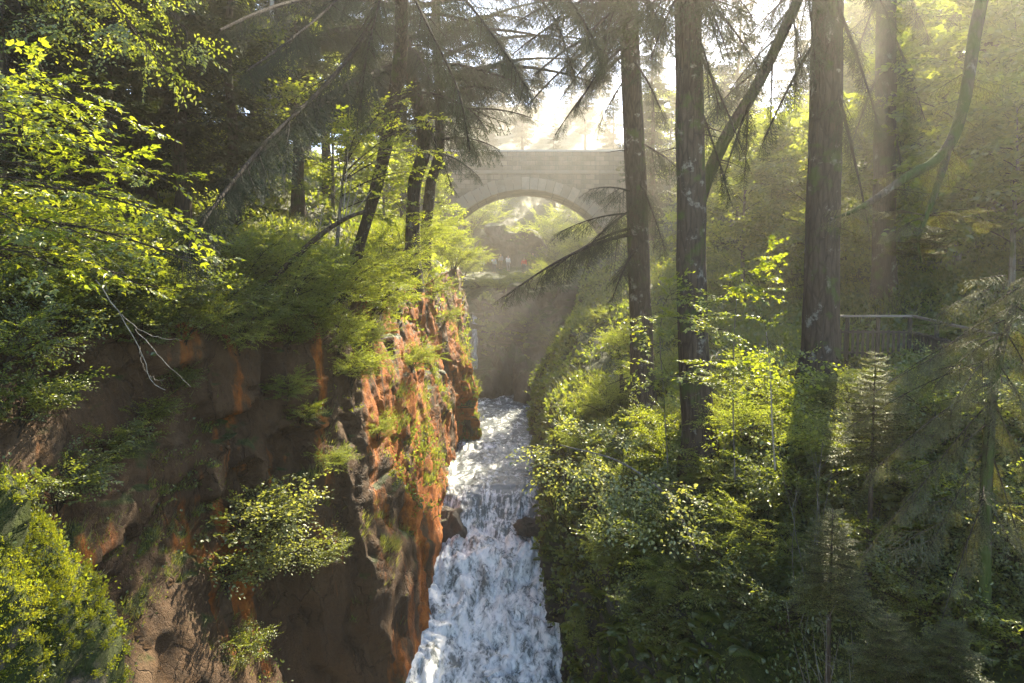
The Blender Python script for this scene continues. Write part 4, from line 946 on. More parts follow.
target_tree('maple_tree', 'young maple with brilliant leaves below the dark hanging boughs, left of the twin fir trunks', b, [b+np.array([.1, 0, 1.6]), b+np.array([.3, .1, 3.6])], .06,
    [(.9, up(425, 150, 20)), (.95, up(432, 118, 20)), (1., up(395, 98, 20.5)), (.8, up(415, 172, 20)), (.9, up(365, 105, 20.5)), (.75, up(318, 190, 20)), (.85, up(335, 140, 20)), (.7, up(395, 200, 20)), (.95, up(350, 125, 21)), (.65, up(410, 220, 21)), (.9, up(400, 140, 21))],
    'maple', L_MAPLE, n=9, size=1.0, spread=.9)
b = np.array(gpos(262, 28, (0,), 0)); 
target_tree('birch_tree', 'thin pale birch stem standing among the dark firs', b, [up(268, 120, 28), up(272, 0, 28), up(276, -160, 28)], .10, [(.8, up(300, -60, 28)), (.75, up(240, -40, 28)), (.7, up(310, 20, 27.5)), (.9, up(270, -150, 28))], 'far', L_BEECH, 8, .7, 1.0, B_BIRCH)
b = np.array(gpos(285, 33, (0,), 0)); 
target_tree('birch_tree', 'second thinner birch stem right of the first', b, [up(287, 120, 33), up(288, 20, 33), up(290, -120, 33)], .07, [(.8, up(310, -40, 33)), (.75, up(262, -20, 33))], 'far', L_BEECH, 8, .7, 1.0, B_BIRCH)
# bare bent branch above the left bushes
r_ = thing('bare_branch', 'bent bare branch rising from the bushes on top of the left cliff', 'branch', tuple(up(258, 290, 17.5))); o_ = up(258, 290, 17.5)
mt = MB(); q = smooth_path(np.array([up(250, 300, 17.5), up(280, 272, 17.4), up(318, 237, 17.2), up(345, 219, 17), up(366, 211, 17)])-o_, 20); mt.tube(q, np.linspace(.085, .035, 20), 10, rough=.15, seed=3); mt.build('limb', B_FIR, r_, smooth=True)
mt = MB()
for a, e in [(.75, (352, 172)), (.78, (361, 180)), (.72, (348, 150)), (.5, (322, 205)), (.8, (372, 190))]: mt.tube(bez(path_frame(q, a)[0], path_frame(q, a)[0]*.5+(up(*e, 17)-o_)*.5+np.array([.03, 0, 0]), up(*e, 17)-o_, 6), np.linspace(.014, .004, 6), 5)
mt.build('twig', B_DEAD, r_)
# bleached twigs hanging in front of the shaded cliff
o_ = up(100, 285, 9.6); r_ = thing('dead_twig', 'bleached bare twigs dangling in front of the shaded left cliff', 'dead branch', tuple(o_)); mt = MB()
for pts, r0 in [([(96, 280), (121, 315), (140, 350), (150, 378), (166, 391)], .009), ([(121, 315), (150, 335), (182, 340)], .006), ([(135, 328), (165, 362), (191, 386)], .006), ([(140, 345), (142, 362), (148, 372)], .004), ([(60, 222), (95, 260), (108, 292)], .007), ([(55, 224), (100, 250), (130, 278)], .006), ([(150, 376), (158, 380), (164, 379)], .003)]:
    mt.tube(smooth_path(np.array([up(*p, 9.6) for p in pts])-o_, 14)+rng.normal(0, .008, (14, 3)), np.linspace(r0, r0*.4, 14), 5)
mt.build('twig', B_DEAD, r_)
# ================================================================ shrubs, ferns, ground cover
def quads_of(P):
    a, b, c, d = P[:-1, :-1], P[:-1, 1:], P[1:, 1:], P[1:, :-1]
    n = np.cross(c-a, d-b); ar = np.linalg.norm(n, axis=-1)*.5
    return (a+b+c+d)/4, n/(np.linalg.norm(n, axis=-1, keepdims=True)+1e-9), ar, (a, b, c, d)
def scatter(P, N, keep, sgn=1, seed=0, far=58, dscale=None):
    """N points on a terrain sheet, weighted by area and a mask, in or near the view"""
    g = np.random.default_rng(seed); C, n, ar, (a, b, c, d) = quads_of(P); n = n*sgn
    q = pix(C); inv = (q[..., 0] > -140) & (q[..., 0] < 1164) & (q[..., 1] > -60) & (q[..., 1] < 800) & (C[..., 1] > 2) & (C[..., 1] < far)
    facing = (n*(-C)).sum(-1) > -.25*np.linalg.norm(C, axis=-1)
    w = (ar*inv*facing*keep(C, n)/np.maximum(q[..., 2], 3)**1.6).ravel(); w /= w.sum()
    i = g.choice(len(w), N, p=w); u, v = g.random((N, 1)), g.random((N, 1))
    f = lambda x: x.reshape(-1, 3)[i]
    return (f(a)*(1-u)+f(b)*u)*(1-v)+(f(d)*(1-u)+f(c)*u)*v, f(n), pix(f(C))[:, 2]
def bump01(C, sc, seed, lo=-.1, hi=.2): return np.clip((fbm(C*sc, 4, seed)-lo)/(hi-lo), 0, 1)
def random_dirs(n, nz, out=.6, tilt=.6):
    d = rng.normal(0, 1, (n, 3)); d /= np.linalg.norm(d, axis=1, keepdims=True); return d*tilt+nz*out
# grass blades and small broad leaves over both banks: uncountable ground cover
def cover(name, P, sgn, specs, keep, seed, far=58):
    mb = MB(); mats = []
    for k, (N, kind, size, mat, sc) in enumerate(specs):
        T, n, dep = scatter(P, N, (lambda C, nn: keep(C, nn)*bump01(C, sc, seed+k)), sgn, seed+k, far)
        grow = np.clip(dep/14, .8, 2.2)[:, None, None]
        up = n*.6+np.array([0, 0, .7])
        if kind == 'grass':
            az = rng.normal(0, 1, (N, 3)); Yd = np.cross(up, az); fr = frames(Yd, up); s = size*rng.uniform(.5, 1.2, N)[:, None, None]*grow
            base = (BLADE[0], *BLADE[1:])
        elif kind == 'frond':
            fr = frames(np.stack([rng.normal(0, 1, N), rng.normal(0, 1, N), rng.uniform(.0, .5, N)], 1)+n*.7, up); s = size*rng.uniform(.5, 1.1, N)[:, None, None]*np.minimum(grow, 1.2); base = FROND[k % 3]
        else:
            fr = frames(random_dirs(N, up, .8, .8), up+rng.normal(0, .4, (N, 3))); s = size*rng.uniform(.5, 1.2, N)[:, None, None]*grow
            base = {'leaf': LEAF_R, 'narrow': LEAF_N, 'moss': LEAF_N}[kind]
        lift = {'moss': .0, 'grass': 0, 'frond': 0}.get(kind, .16)
        q = list(base); q[2] = base[2]*0+k; q[4] = base[4]*0+k
        mb.inst(tuple(q), fr*s, T+n*(rng.random((N, 1))*lift*np.clip(dep/12, .8, 1.6)[:, None]-.01)); mats.append(mat)
    return mb.build(name, mats)
flat_l = lambda C, n: np.clip((n[..., 2]-.42)/.25, 0, 1)*(C[..., 2] > -9)+.0
ledge = lambda C, n: np.clip((n[..., 2]-.30)/.25, 0, 1)*(C[..., 2] < .3)*(C[..., 2] > -9.5)*np.clip((C[..., 1]-8)/12, .05, 1)
o = cover('grass', PL, -1, [(26000, 'grass', .36, L_GRASS, .5), (16000, 'leaf', .10, L_FERN, .4), (9000, 'leaf', .10, L_HAZEL, .45), (900, 'frond', .7, L_FERN, .4)], lambda C, n: flat_l(C, n)*(C[..., 2] > -1.2), 100, 70); tag(o, kind='stuff')
o = cover('ledge_grass', PL, -1, [(15000, 'grass', .26, L_GRASS, .35), (5000, 'leaf', .055, L_FERN, .35), (7000, 'moss', .05, L_MOSS, .4)], lambda C, n: ledge(C, n)*(fbm(C*.45, 3, 6) > .08), 200, 50); tag(o, kind='stuff')
o = cover('undergrowth', PR, 1, [(46000, 'grass', .38, L_GRASS, .5), (60000, 'leaf', .085, L_FERN, .5), (30000, 'leaf', .09, L_DARK, .4), (22000, 'narrow', .085, L_BEECH, .6), (5200, 'frond', .62, L_FERN, .45), (30000, 'moss', .06, L_MOSS, .6)],
          lambda C, n: np.clip((n[..., 2]-.02)/.25, .12, 1)*np.clip((C[..., 2]+10.5)/3, 0, 1), 300, 64); tag(o, kind='stuff')
o = cover('valley_undergrowth', PF, 1, [(9000, 'leaf', .16, L_HAZEL, .3), (7000, 'leaf', .16, L_FERN, .3), (5000, 'grass', .4, L_GRASS, .3)], lambda C, n: np.clip((n[..., 2]-.35)/.3, 0, 1)*(C[..., 1] > 53), 400, 120); tag(o, kind='stuff')

# the mossy boulder at the lower left
mbould = boulder('mossy_boulder', 'big boulder in the lower left corner covered in bright yellow green moss and small leaves', (-6.85, 8.1, -4.6), (1.9, 1.6, 2.45), 23, rock_mat('boulder_rock', .0, dark=(.06, .045, .035), mid=(.15, .115, .09), pale=(.28, .23, .19), moss=1.7), .2, .22)
mbould['category'] = 'boulder'
me = mbould.data; V = np.zeros(len(me.vertices)*3); me.vertices.foreach_get('co', V); V = V.reshape(-1, 3)
Nn = np.zeros(len(me.vertices)*3); me.vertices.foreach_get('normal', Nn); Nn = Nn.reshape(-1, 3)
mb = MB(); wgt = np.clip((Nn[:, 2]+.75)/.4, 0, 1)*(V[:, 2] > -1.3)*(V[:, 1] < 1.0)*(.7+1.2*np.clip(fbm(V*1.6, 4, 7)+.3, 0, 1)); wgt *= 1-.95*((V[:, 0] > 1.0) & (V[:, 2] < .35) & (V[:, 1] < .2)); wgt /= wgt.sum()
for N, base, size, mi, lift in [(90000, LEAF_N, .036, 0, .03), (12000, LEAF_R, .034, 1, .06), (2600, BLADE, .17, 2, 0), (2600, LEAF_R, .045, 1, .18)]:
    i = rng.choice(len(V), N, p=wgt); T = V[i]+rng.normal(0, .03, (N, 3))+Nn[i]*rng.random((N, 1))*lift
    upv = Nn[i]*.7+np.array([0, 0, .5]); fr = frames(random_dirs(N, upv, .9, .7), upv+rng.normal(0, .4, (N, 3))) if base is not BLADE else frames(np.cross(upv, rng.normal(0, 1, (N, 3))), upv)
    q = list(base); q[2] = base[2]*0+mi; mb.inst(tuple(q), fr*(size*rng.uniform(.5, 1.2, N))[:, None, None], T)
mb.build('moss', [L_MOSS, L_BEECH, L_GRASS], mbould)

# ---------------------------------------------------------------- shrubs, one by one
G_SH = {
 'hazel': [Proto(shrub('shrub', 'shrub', 'shrub', 'feather', L_HAZEL, 16, 1.1, 1.0, 8, .75, s)) for s in range(3)],
 'leafy': [Proto(shrub('shrub', 'shrub', 'shrub', 'beech', L_BEECH, 14, 1.0, 1.0, 8, .75, s+5)) for s in range(3)],
 'pale': [Proto(shrub('shrub', 'shrub', 'shrub', 'pale', L_PALE, 15, .9, 1.0, 9, .8, s+9)) for s in range(2)],
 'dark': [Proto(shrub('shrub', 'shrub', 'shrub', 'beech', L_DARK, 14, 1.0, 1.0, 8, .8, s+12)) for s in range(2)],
}
def put_shrub(kind, k, px, py, s, label, which=(0, 1), Y=None, tilt=None, group=None, push=.0, zs=1.):
    h = hit(px, py, which)
    if h is None: print('MISS', px, py); return
    p, n = h[0], h[1]; n = n if n.dot(-p) > 0 else -n
    if Y: p = at(px, py, Y)
    t_ = (0, 0) if tilt is None else tilt
    G_SH[kind][k % len(G_SH[kind])].put(tuple(p-n*.08*s), rng.uniform(0, 6), (s, s, s*zs), label, group, t_)
LS = [  # left rim and ledges
 ('hazel', 240, 300, 1.5, 'feathery yellow green bush on the left rim under the foot of the bent branch'),
 ('hazel', 292, 312, 1.5, 'feathery bush on the left rim just right of the foot of the bent bare branch'),
 ('hazel', 335, 318, 1.7, 'broad sunlit bush on the left rim below the tip of the bent bare branch'),
 ('leafy', 205, 300, 1.3, 'shaded leafy bush on the left rim at the left of the feathery bushes'),
 ('hazel', 372, 322, 1.3, 'bush hanging over the cliff edge directly left of the upper orange rock patch'),
 ('hazel', 405, 262, 1.8, 'tall pale bush at the feet of the twin fir trunks'),
 ('hazel', 440, 258, 1.7, 'feathery bush leaning out over the gorge right of the twin fir trunks'),
 ('leafy', 455, 272, 1.3, 'outermost bush on the left rim, overhanging the misty gorge'),
 ('leafy', 432, 300, 1.0, 'bush drooping on the rim above the upper orange rock patch'),
 ('hazel', 385, 290, 1.5, 'bush behind the rim between the bent branch and the twin fir trunks'),
 ('leafy', 445, 325, .8, 'small bush clinging to the left cliff right of the upper orange patch'),
 ('hazel', 412, 372, .9, 'low bush spreading along the ledge between the two orange rock patches'),
 ('hazel', 352, 385, .9, 'bush at the left end of the ledge between the orange rock patches'),
 ('hazel', 378, 440, .55, 'bright green tuft of leaves hanging on the orange rock below the ledge'),
 ('pale', 255, 548, 1.5, 'pale leafed shrub filling the ledge in the middle of the lower left cliff'),
 ('pale', 292, 570, 1.1, 'right hand lobe of pale leaves on the ledge of the lower left cliff'),
 ('pale', 238, 528, 1.1, 'upper left lobe of the pale ledge shrub on the left cliff'), ('pale', 275, 540, 1.2, 'topmost pale leaves of the ledge shrub on the left cliff'), ('pale', 258, 575, 1.2, 'pale leaves at the heart of the ledge shrub on the left cliff'),
 ('pale', 225, 592, 1.1, 'lower shaded pale shrub below the ledge shrub on the left cliff'),
 ('leafy', 322, 565, .6, 'small yellowish tuft at the right end of the pale ledge shrub'),
 ('dark', 60, 515, .8, 'dark ferny shrub in the shaded recess behind the mossy boulder'),
 ('dark', 130, 300, 1.3, 'dark bush hanging over the shaded rim below the near maple'),
 ('dark', 50, 295, 1.4, 'dark bush on the shaded rim at the left edge of the picture'),
 ('dark', 165, 320, 1.0, 'dark bush on the rim behind the bleached dangling twigs'),
 ('leafy', 20, 265, 1.5, 'shrub in the shade behind the near maple at the left edge'),
 ('hazel', 465, 500, .5, 'tuft of leaves on the rock shoulder beside the lip of the cascade'),
 ('leafy', 30, 322, 1.2, 'bush spilling over the cliff edge at the left border'), ('dark', 92, 325, 1.1, 'dark bush spilling over the cliff edge left of the dangling twigs'),
 ('leafy', 215, 328, 1.0, 'bush spilling over the shaded cliff edge right of the dangling twigs'), ('hazel', 262, 335, 1.0, 'feathery bush hanging below the rim under the bent branch'), ('leafy', 312, 340, .9, 'bush hanging on the rock just below the rim, left of the orange patches'),
 ('leafy', 60, 345, 1.0, 'bush hanging down the shaded wall below the near maple at the left'), ('dark', 140, 352, .8, 'dark bush hanging just under the rim beside the dangling twigs'), ('leafy', 185, 345, .9, 'bush hanging under the rim right behind the dangling twigs'),
 ('hazel', 238, 352, .8, 'feathery growth trailing down the shaded wall below the left rim bushes'), ('leafy', 288, 350, .8, 'bush trailing down the wall beside the rust coloured streaks'), ('hazel', 338, 352, .9, 'feathery bush trailing from the rim at the corner of the left cliff'),
 ('leafy', 5, 375, .9, 'bush at the left border clinging to the shaded wall'), ('hazel', 365, 350, .8, 'feathery tuft hanging at the top of the orange corner'), ('leafy', 150, 430, .6, 'small plant in the middle of the shaded wall'), ('hazel', 330, 470, .5, 'small tuft on the edge of the orange corner above the pale ledge shrub'),
 ('dark', 20, 430, .8, 'dark ferny growth on the shaded wall above the mossy boulder'), ('dark', 110, 470, .7, 'dark plants in a crack of the shaded wall right of the mossy boulder'), ('dark', 175, 395, .6, 'small dark plant on the shaded wall under the dangling twigs'),
 ('leafy', 300, 425, .6, 'small bush on the shaded wall left of the orange corner'), ('hazel', 285, 405, .6, 'feathery tuft on the shaded wall above the pale ledge shrub'), ('leafy', 240, 660, .6, 'small plant near the bottom of the left cliff under the pale ledge shrub'),
]
for k, (kd, px, py, s, lab) in enumerate(LS): put_shrub(kd, k, px, py, s, lab, (0,))
RS = [
 ('leafy', 600, 322, .7, 'mossy bush on the top edge of the right gorge wall'), ('hazel', 622, 350, .8, 'bush on the right gorge wall left of the reddish trunk'),
 ('hazel', 605, 415, 1.0, 'ferny bush on the slope left of the foot of the reddish trunk'), ('hazel', 590, 455, .8, 'bush on the edge above the falls at the right'),
 ('leafy', 665, 440, 1.0, 'bush between the feet of the reddish and the thickest trunks'), ('leafy', 672, 470, .9, 'low bush directly left of the foot of the thickest trunk'),
 ('hazel', 745, 450, 1.1, 'bush right of the foot of the thickest trunk'), ('leafy', 790, 420, 1.1, 'bush in front of the foot of the lichen-flecked trunk'),
 ('leafy', 760, 395, 1.0, 'bush between the thickest and the lichen-flecked trunks'), ('dark', 850, 410, .8, 'dark bush just below the left end of the rail'),
 ('leafy', 905, 400, .8, 'bush below the bend of the handrail'), ('dark', 965, 390, .9, 'dark bush below the falling right end of the handrail'),
 ('dark', 640, 560, 1.0, 'dark shrub in the middle of the steep lower right bank'), ('hazel', 615, 565, .7, 'mossy green shrub on the gorge edge right of the white water'),
 ('dark', 700, 540, 1.1, 'shaded shrub below the foot of the thickest trunk'), ('dark', 740, 600, 1.1, 'dark shrub on the lower right bank under the twiggy brush'),
 ('leafy', 592, 650, .65, 'leafy fern-like bush at the bottom edge right of the cascade'), ('dark', 660, 650, 1.0, 'dark shrub at the bottom edge in the middle of the right bank'),
 ('dark', 800, 520, 1.1, 'shaded shrub left of the young fir on the lower right bank'), ('leafy', 870, 480, 1.0, 'green shrub below the dark branch of the drooping spruce'),
 ('dark', 940, 450, 1.2, 'dark shrub behind the drooping spruce at the right'), ('leafy', 720, 490, .9, 'bush below and right of the foot of the thickest trunk'),
 ('hazel', 660, 390, 1.1, 'bush in front of the short picket fence between the trunks'), ('leafy', 630, 500, .8, 'mossy bush on the slope below the reddish trunk'),
 ('pale', 905, 455, 1.0, 'pale flecked shrub among the drooping spruce boughs, below the rail'), ('leafy', 960, 520, 1.0, 'leafy shrub in front of the drooping spruce trunk'), ('pale', 1000, 430, 1.1, 'pale flecked shrub at the right border beside the drooping spruce'),
 ('leafy', 870, 560, .9, 'leafy shrub right of the little glowing fir'), ('pale', 1005, 560, 1.0, 'pale leafed shrub at the right border low on the bank'), ('leafy', 930, 620, .9, 'leafy shrub at the bottom right between the two pale tipped small firs'),
 ('hazel', 840, 470, .9, 'feathery green bush below the young fir with flat sunlit layers'), ('hazel', 760, 560, .9, 'feathery green bush on the lower right bank left of the glowing fir'), ('leafy', 1010, 650, .9, 'leafy shrub in the lower right corner'),
 ('dark', 780, 640, 1.0, 'dark shrub at the bottom edge below the twiggy brush'), ('hazel', 690, 600, .8, 'yellowish mossy shrub on the steep lower right bank'),
]
for k, (kd, px, py, s, lab) in enumerate(RS): put_shrub(kd, k, px, py, s, lab, (1,))
FN = [Proto(fern('fern', 16, s, L=1.0)) for s in range(3)]
for k, (px, py, s) in enumerate([(580, 520, .8), (600, 600, .9), (620, 640, .9), (650, 600, 1), (675, 575, 1), (705, 580, 1), (730, 560, .9), (640, 520, .9), (770, 575, .9), (610, 470, .9), (690, 505, .9), (760, 500, .9), (585, 610, .7), (815, 575, .9), (850, 540, .9), (750, 660, .9), (700, 660, .9), (820, 460, 1), (900, 430, 1)]):
    h = hit(px, py, (1,)); n = h[1] if h[1].dot(-h[0]) > 0 else -h[1]
    FN[k % 3].put(tuple(h[0]), rng.uniform(0, 6), s, 'green fern growing on the steep right bank', 'ferns on the right bank', (-.3*n[1], .6*n[0]))
# under the arch and on the rock step
for k, (px, py, Y, s, lab) in enumerate([(552, 275, 92, 4.6, 'bright leafy bush under the crown of the arch'), (552, 297, 66, 1.6, 'sunlit bush in front of the people, right of the red jacket'), (478, 297, 62, 1.0, 'bush on top of the misty rock step below the people'),
      (585, 292, 68, 2.6, 'bush at the right foot of the arch'), (462, 280, 76, 2.6, 'bush at the left foot of the arch'), (512, 303, 60, .9, 'low bush at the edge of the misty rock step'), (600, 262, 74, 3.0, 'bush under the right side of the arch'), (575, 250, 98, 4.0, 'far bush behind the arch to the right'), (470, 255, 100, 4.5, 'far bush behind the arch to the left'), (497, 292, 57.5, 1.0, 'small bush on the rim of the misty rock step, left of its cleft'), (532, 290, 56.5, 1.2, 'bush on the rim of the misty rock step, right of its cleft'), (556, 296, 56, 1.5, 'bush where the misty rock step meets the right bank')]):
    p = at(px, py, Y); g_ = ground(p[0], p[1], (0, 1, 2)); G_SH['hazel'][k % 3].put((p[0], p[1], g_-.1), k, s, lab)
for k, (px, py, s, lab) in enumerate([(500, 318, 1.0, 'plants clinging to the upper face of the misty rock step'), (528, 330, 1.1, 'plants on the right half of the face of the misty rock step'), (552, 345, 1.2, 'plants in the corner between the misty rock step and the right bank')]): put_shrub('dark', k, px, py, s, lab, (2,))
# ================================================================ near saplings, young firs, brush on the right
def leaning(name, label, cat, pts, r, targets, kind, leaf, n, size, spread, bark=B_GREY, stems=True, start=.2, sag=.12):
    o = np.array(pts[0]); root = thing(name, label, cat, tuple(o)); tp = smooth_path(np.array(pts)-o, 20)
    mt = MB(); mt.tube(tp, np.linspace(r, r*.3, 20), 8, rough=.1); mt.build('stem', bark, root, smooth=True); mc = MB()
    for a, e in targets:
        p, _ = path_frame(tp, a); e = np.asarray(e)-o; l = np.linalg.norm(e-p)
        leafy_limb(mc, kind, bez(p, (p+e)/2+np.array([0, 0, sag*l]), e, 7), .004+.004*l, n, size, spread, start)
    mc.build('foliage', [leaf, B_TWIG], root); return root
g_ = hit(700, 520, (1,))[0]; Yb = 12.6
leaning('leaning_sapling', 'sapling arching from the right bank over the gorge edge with pale sunlit leaves', 'sapling', [at(700, 560, 12.9), at(670, 500, 12.8), at(620, 462, 12.7), at(560, 445, 12.6)], .03,
    [(1., at(535, 447, 12.5)), (.9, at(548, 470, 12.4)), (.85, at(575, 430, 12.8)), (.8, at(590, 490, 12.3)), (.75, at(610, 440, 12.9)), (.7, at(600, 510, 12.2)), (.6, at(640, 510, 12.3)), (.5, at(665, 525, 12.2)), (.65, at(625, 485, 12.4)), (.5, at(690, 500, 12.5)), (.95, at(560, 480, 12.5)), (.9, at(590, 462, 12.6))],
    'pale', L_PALE, 9, .9, .5)
# thin sapling with a leaf rosette at its top
leaning('sapling', 'thin crooked sapling with sunlit leaf clusters right of the thickest trunk', 'sapling', [at(775, 470, 12.5), at(772, 420, 12.5), at(770, 370, 12.5), at(766, 330, 12.5)], .018,
    [(1., at(764, 322, 12.5)), (.95, at(770, 345, 12.4)), (.7, at(800, 360, 12.4)), (.6, at(795, 375, 12.3)), (.3, at(735, 433, 12.4)), (.35, at(812, 410, 12.3)), (.5, at(795, 400, 12.4))], 'pale', L_HAZEL, 4, 1.0, .22, B_DEAD, start=.6)
leaning('sapling', 'slender sapling with golden lit maple leaves just right of the thickest trunk', 'sapling', [at(735, 480, 13.6), at(733, 400, 13.5), at(735, 320, 13.4), at(742, 262, 13.3)], .016,
    [(1., at(765, 258, 13.2)), (.95, at(745, 275, 13.2)), (.8, at(722, 298, 13.2)), (.8, at(757, 290, 13.1)), (.72, at(715, 318, 13.2)), (.5, at(705, 365, 13.2)), (.5, at(748, 358, 13.1)), (.42, at(716, 378, 13.1)), (.45, at(735, 370, 13)), (.6, at(720, 330, 13.1))], 'maple', L_MAPLE, 6, .85, .3, start=.45)
leaning('sapling', 'slender sapling with a spray of bright leaves between the reddish and the thickest trunks', 'sapling', [at(668, 470, 15.5), at(664, 400, 15.4), at(660, 340, 15.3), at(664, 300, 15.2)], .015,
    [(1., at(676, 300, 15)), (.9, at(645, 318, 15)), (.85, at(675, 318, 14.9)), (.8, at(650, 330, 15)), (.6, at(640, 372, 15)), (.55, at(668, 382, 14.9)), (.95, at(672, 290, 15))], 'maple', L_MAPLE, 5, .8, .3, start=.45)
# young firs with flat lit layers
def young_fir(label, px, py0, py1, Y, wid, n=9, seed=0, leaf=L_FIRLIT, kind='young', lean=0.):
    b = at(px, py0, Y); gz = ground(b[0], b[1], (1,)); H = at(px, py1, Y)[2]-gz; b = np.array([b[0], b[1], gz]); root = thing('young_fir', label, 'young fir', tuple(b))
    mt = MB(); tp = np.array([(lean*a*H, 0, a*H-.05) for a in np.linspace(0, 1, 8)]); mt.tube(tp, np.linspace(.012+.012*H, .004, 8), 7); mt.build('trunk', B_FIR, root, smooth=True)
    mc = MB(); lo = max(.05, 1-(at(px, py1, Y)[2]-at(px, py0, Y)[2])/H)
    m = n*2
    for k in range(m):
        a = lo+(1-lo)*(k+.5)/m; p, _ = path_frame(tp, a); q = (k+.5)/m
        for j in range(4):
            az = k*1.1+j*1.57+rng.normal(0, .25); put_bough(mc, kind, p, (math.cos(az), math.sin(az), -.12+.35*q), wid*(1-q)**.75*rng.uniform(.7, 1.15)+.12)
    put_bough(mc, kind, tp[-2], (0.05, 0, 1), .3); mc.build('crown', [leaf, B_TWIG], root); return root
young_fir('young fir with flat sunlit layers below the left end of the rail', 872, 455, 348, 11.5, .65, 9)
young_fir('little fir with a glowing yellow green top in the middle of the right bank', 830, 600, 505, 9.5, .55, 7)
young_fir('small fir with one lit tip near the bottom edge of the right bank', 885, 680, 610, 8.5, .5, 5)
young_fir('small fir with a pale lit tip near the lower right corner', 950, 683, 618, 8.2, .55, 5)
# the drooping spruce of the right foreground
b = at(985, 620, 9.6); b[2] = ground(b[0], b[1], (1,)); r = thing('spruce_tree', 'drooping brown green spruce in the right foreground, its top edge lit by the sun', 'spruce', tuple(b))
tp = smooth_path(np.array([b, at(985, 520, 9.6), at(992, 400, 9.5), at(1010, 318, 9.4), at(1035, 270, 9.3)])-b, 20); tp[0, 2] -= .2
mt = MB(); mt.tube(tp, np.linspace(.10, .02, 20), 10, rough=.12); mt.build('trunk', B_FIRM, r, smooth=True); mc = MB()
for a, e in [(.8, (925, 365)), (.75, (885, 385)), (.92, (985, 312)), (.7, (870, 395)), (.62, (845, 430)), (.55, (865, 480)), (.5, (900, 520)), (.6, (930, 440)), (.7, (935, 385)), (.45, (860, 560)), (.4, (910, 590)), (.35, (960, 640)), (.7, (1050, 420)), (.6, (1060, 480)), (.5, (1050, 540)), (.4, (1040, 620)), (.95, (1030, 280)), (.8, (1060, 340)), (.55, (985, 470)), (.65, (955, 400)), (.3, (930, 660))]:
    p, _ = path_frame(tp, a); limb(mc, p, at(*e, 9.3+rng.uniform(-.9, .5))-b, 'dry', .46, sag=.10, r=.011)
    for _ in range(3):
        a2 = rng.uniform(.2, .98); az = rng.uniform(0, 6.28); p2, _t = path_frame(tp, a2); d2 = np.array([math.cos(az)-.5, math.sin(az)-.4, rng.uniform(-.4, .2)]); put_bough(mc, 'dry', p2+d2*rng.uniform(.1, .7), d2/np.linalg.norm(d2), rng.uniform(.35, .75))
mc.build('crown', [L_DRY, B_TWIG], r)
# twiggy dead brush
def brush(label, px, py, Y, n, wid, hgt, seed):
    g = np.random.default_rng(seed); c = at(px, py, Y); gz = ground(c[0], c[1], (1,)); r = thing('dead_brush', label, 'brush', (c[0], c[1], gz)); mb = MB()
    top = c[2]-gz
    for k in range(n):
        p = np.array([g.normal(0, wid*.3), g.normal(0, .3), 0.]); e = np.array([g.normal(0, wid), g.normal(0, .4), top+g.normal(0, hgt)])
        q = smooth_path(np.array([p, p*.6+e*.4+g.normal(0, .12, 3), e]), 10)+np.cumsum(g.normal(0, .016, (10, 3)), 0); mb.tube(q, np.linspace(.008, .0025, 10), 4, cap=False)
        for j in range(4):
            s, t = path_frame(q, g.uniform(.4, .95)); d = t*.5+g.normal(0, .6, 3); mb.tube(bez(s, s+d*.12+g.normal(0, .02, 3), s+d*.28, 5), np.linspace(.004, .0018, 5), 3, cap=False)
    mb.build('twig', B_GREY, r); return r
brush('tangle of bare twigs under the little glowing fir', 838, 622, 9.2, 9, .32, .16, 1)
brush('tangle of brown dead twigs in front of the foot of the lichen-flecked trunk', 800, 455, 12, 8, .5, .15, 2)
brush('dead twigs at the bottom of the right bank near the lower right corner', 905, 655, 8.4, 7, .35, .12, 3)

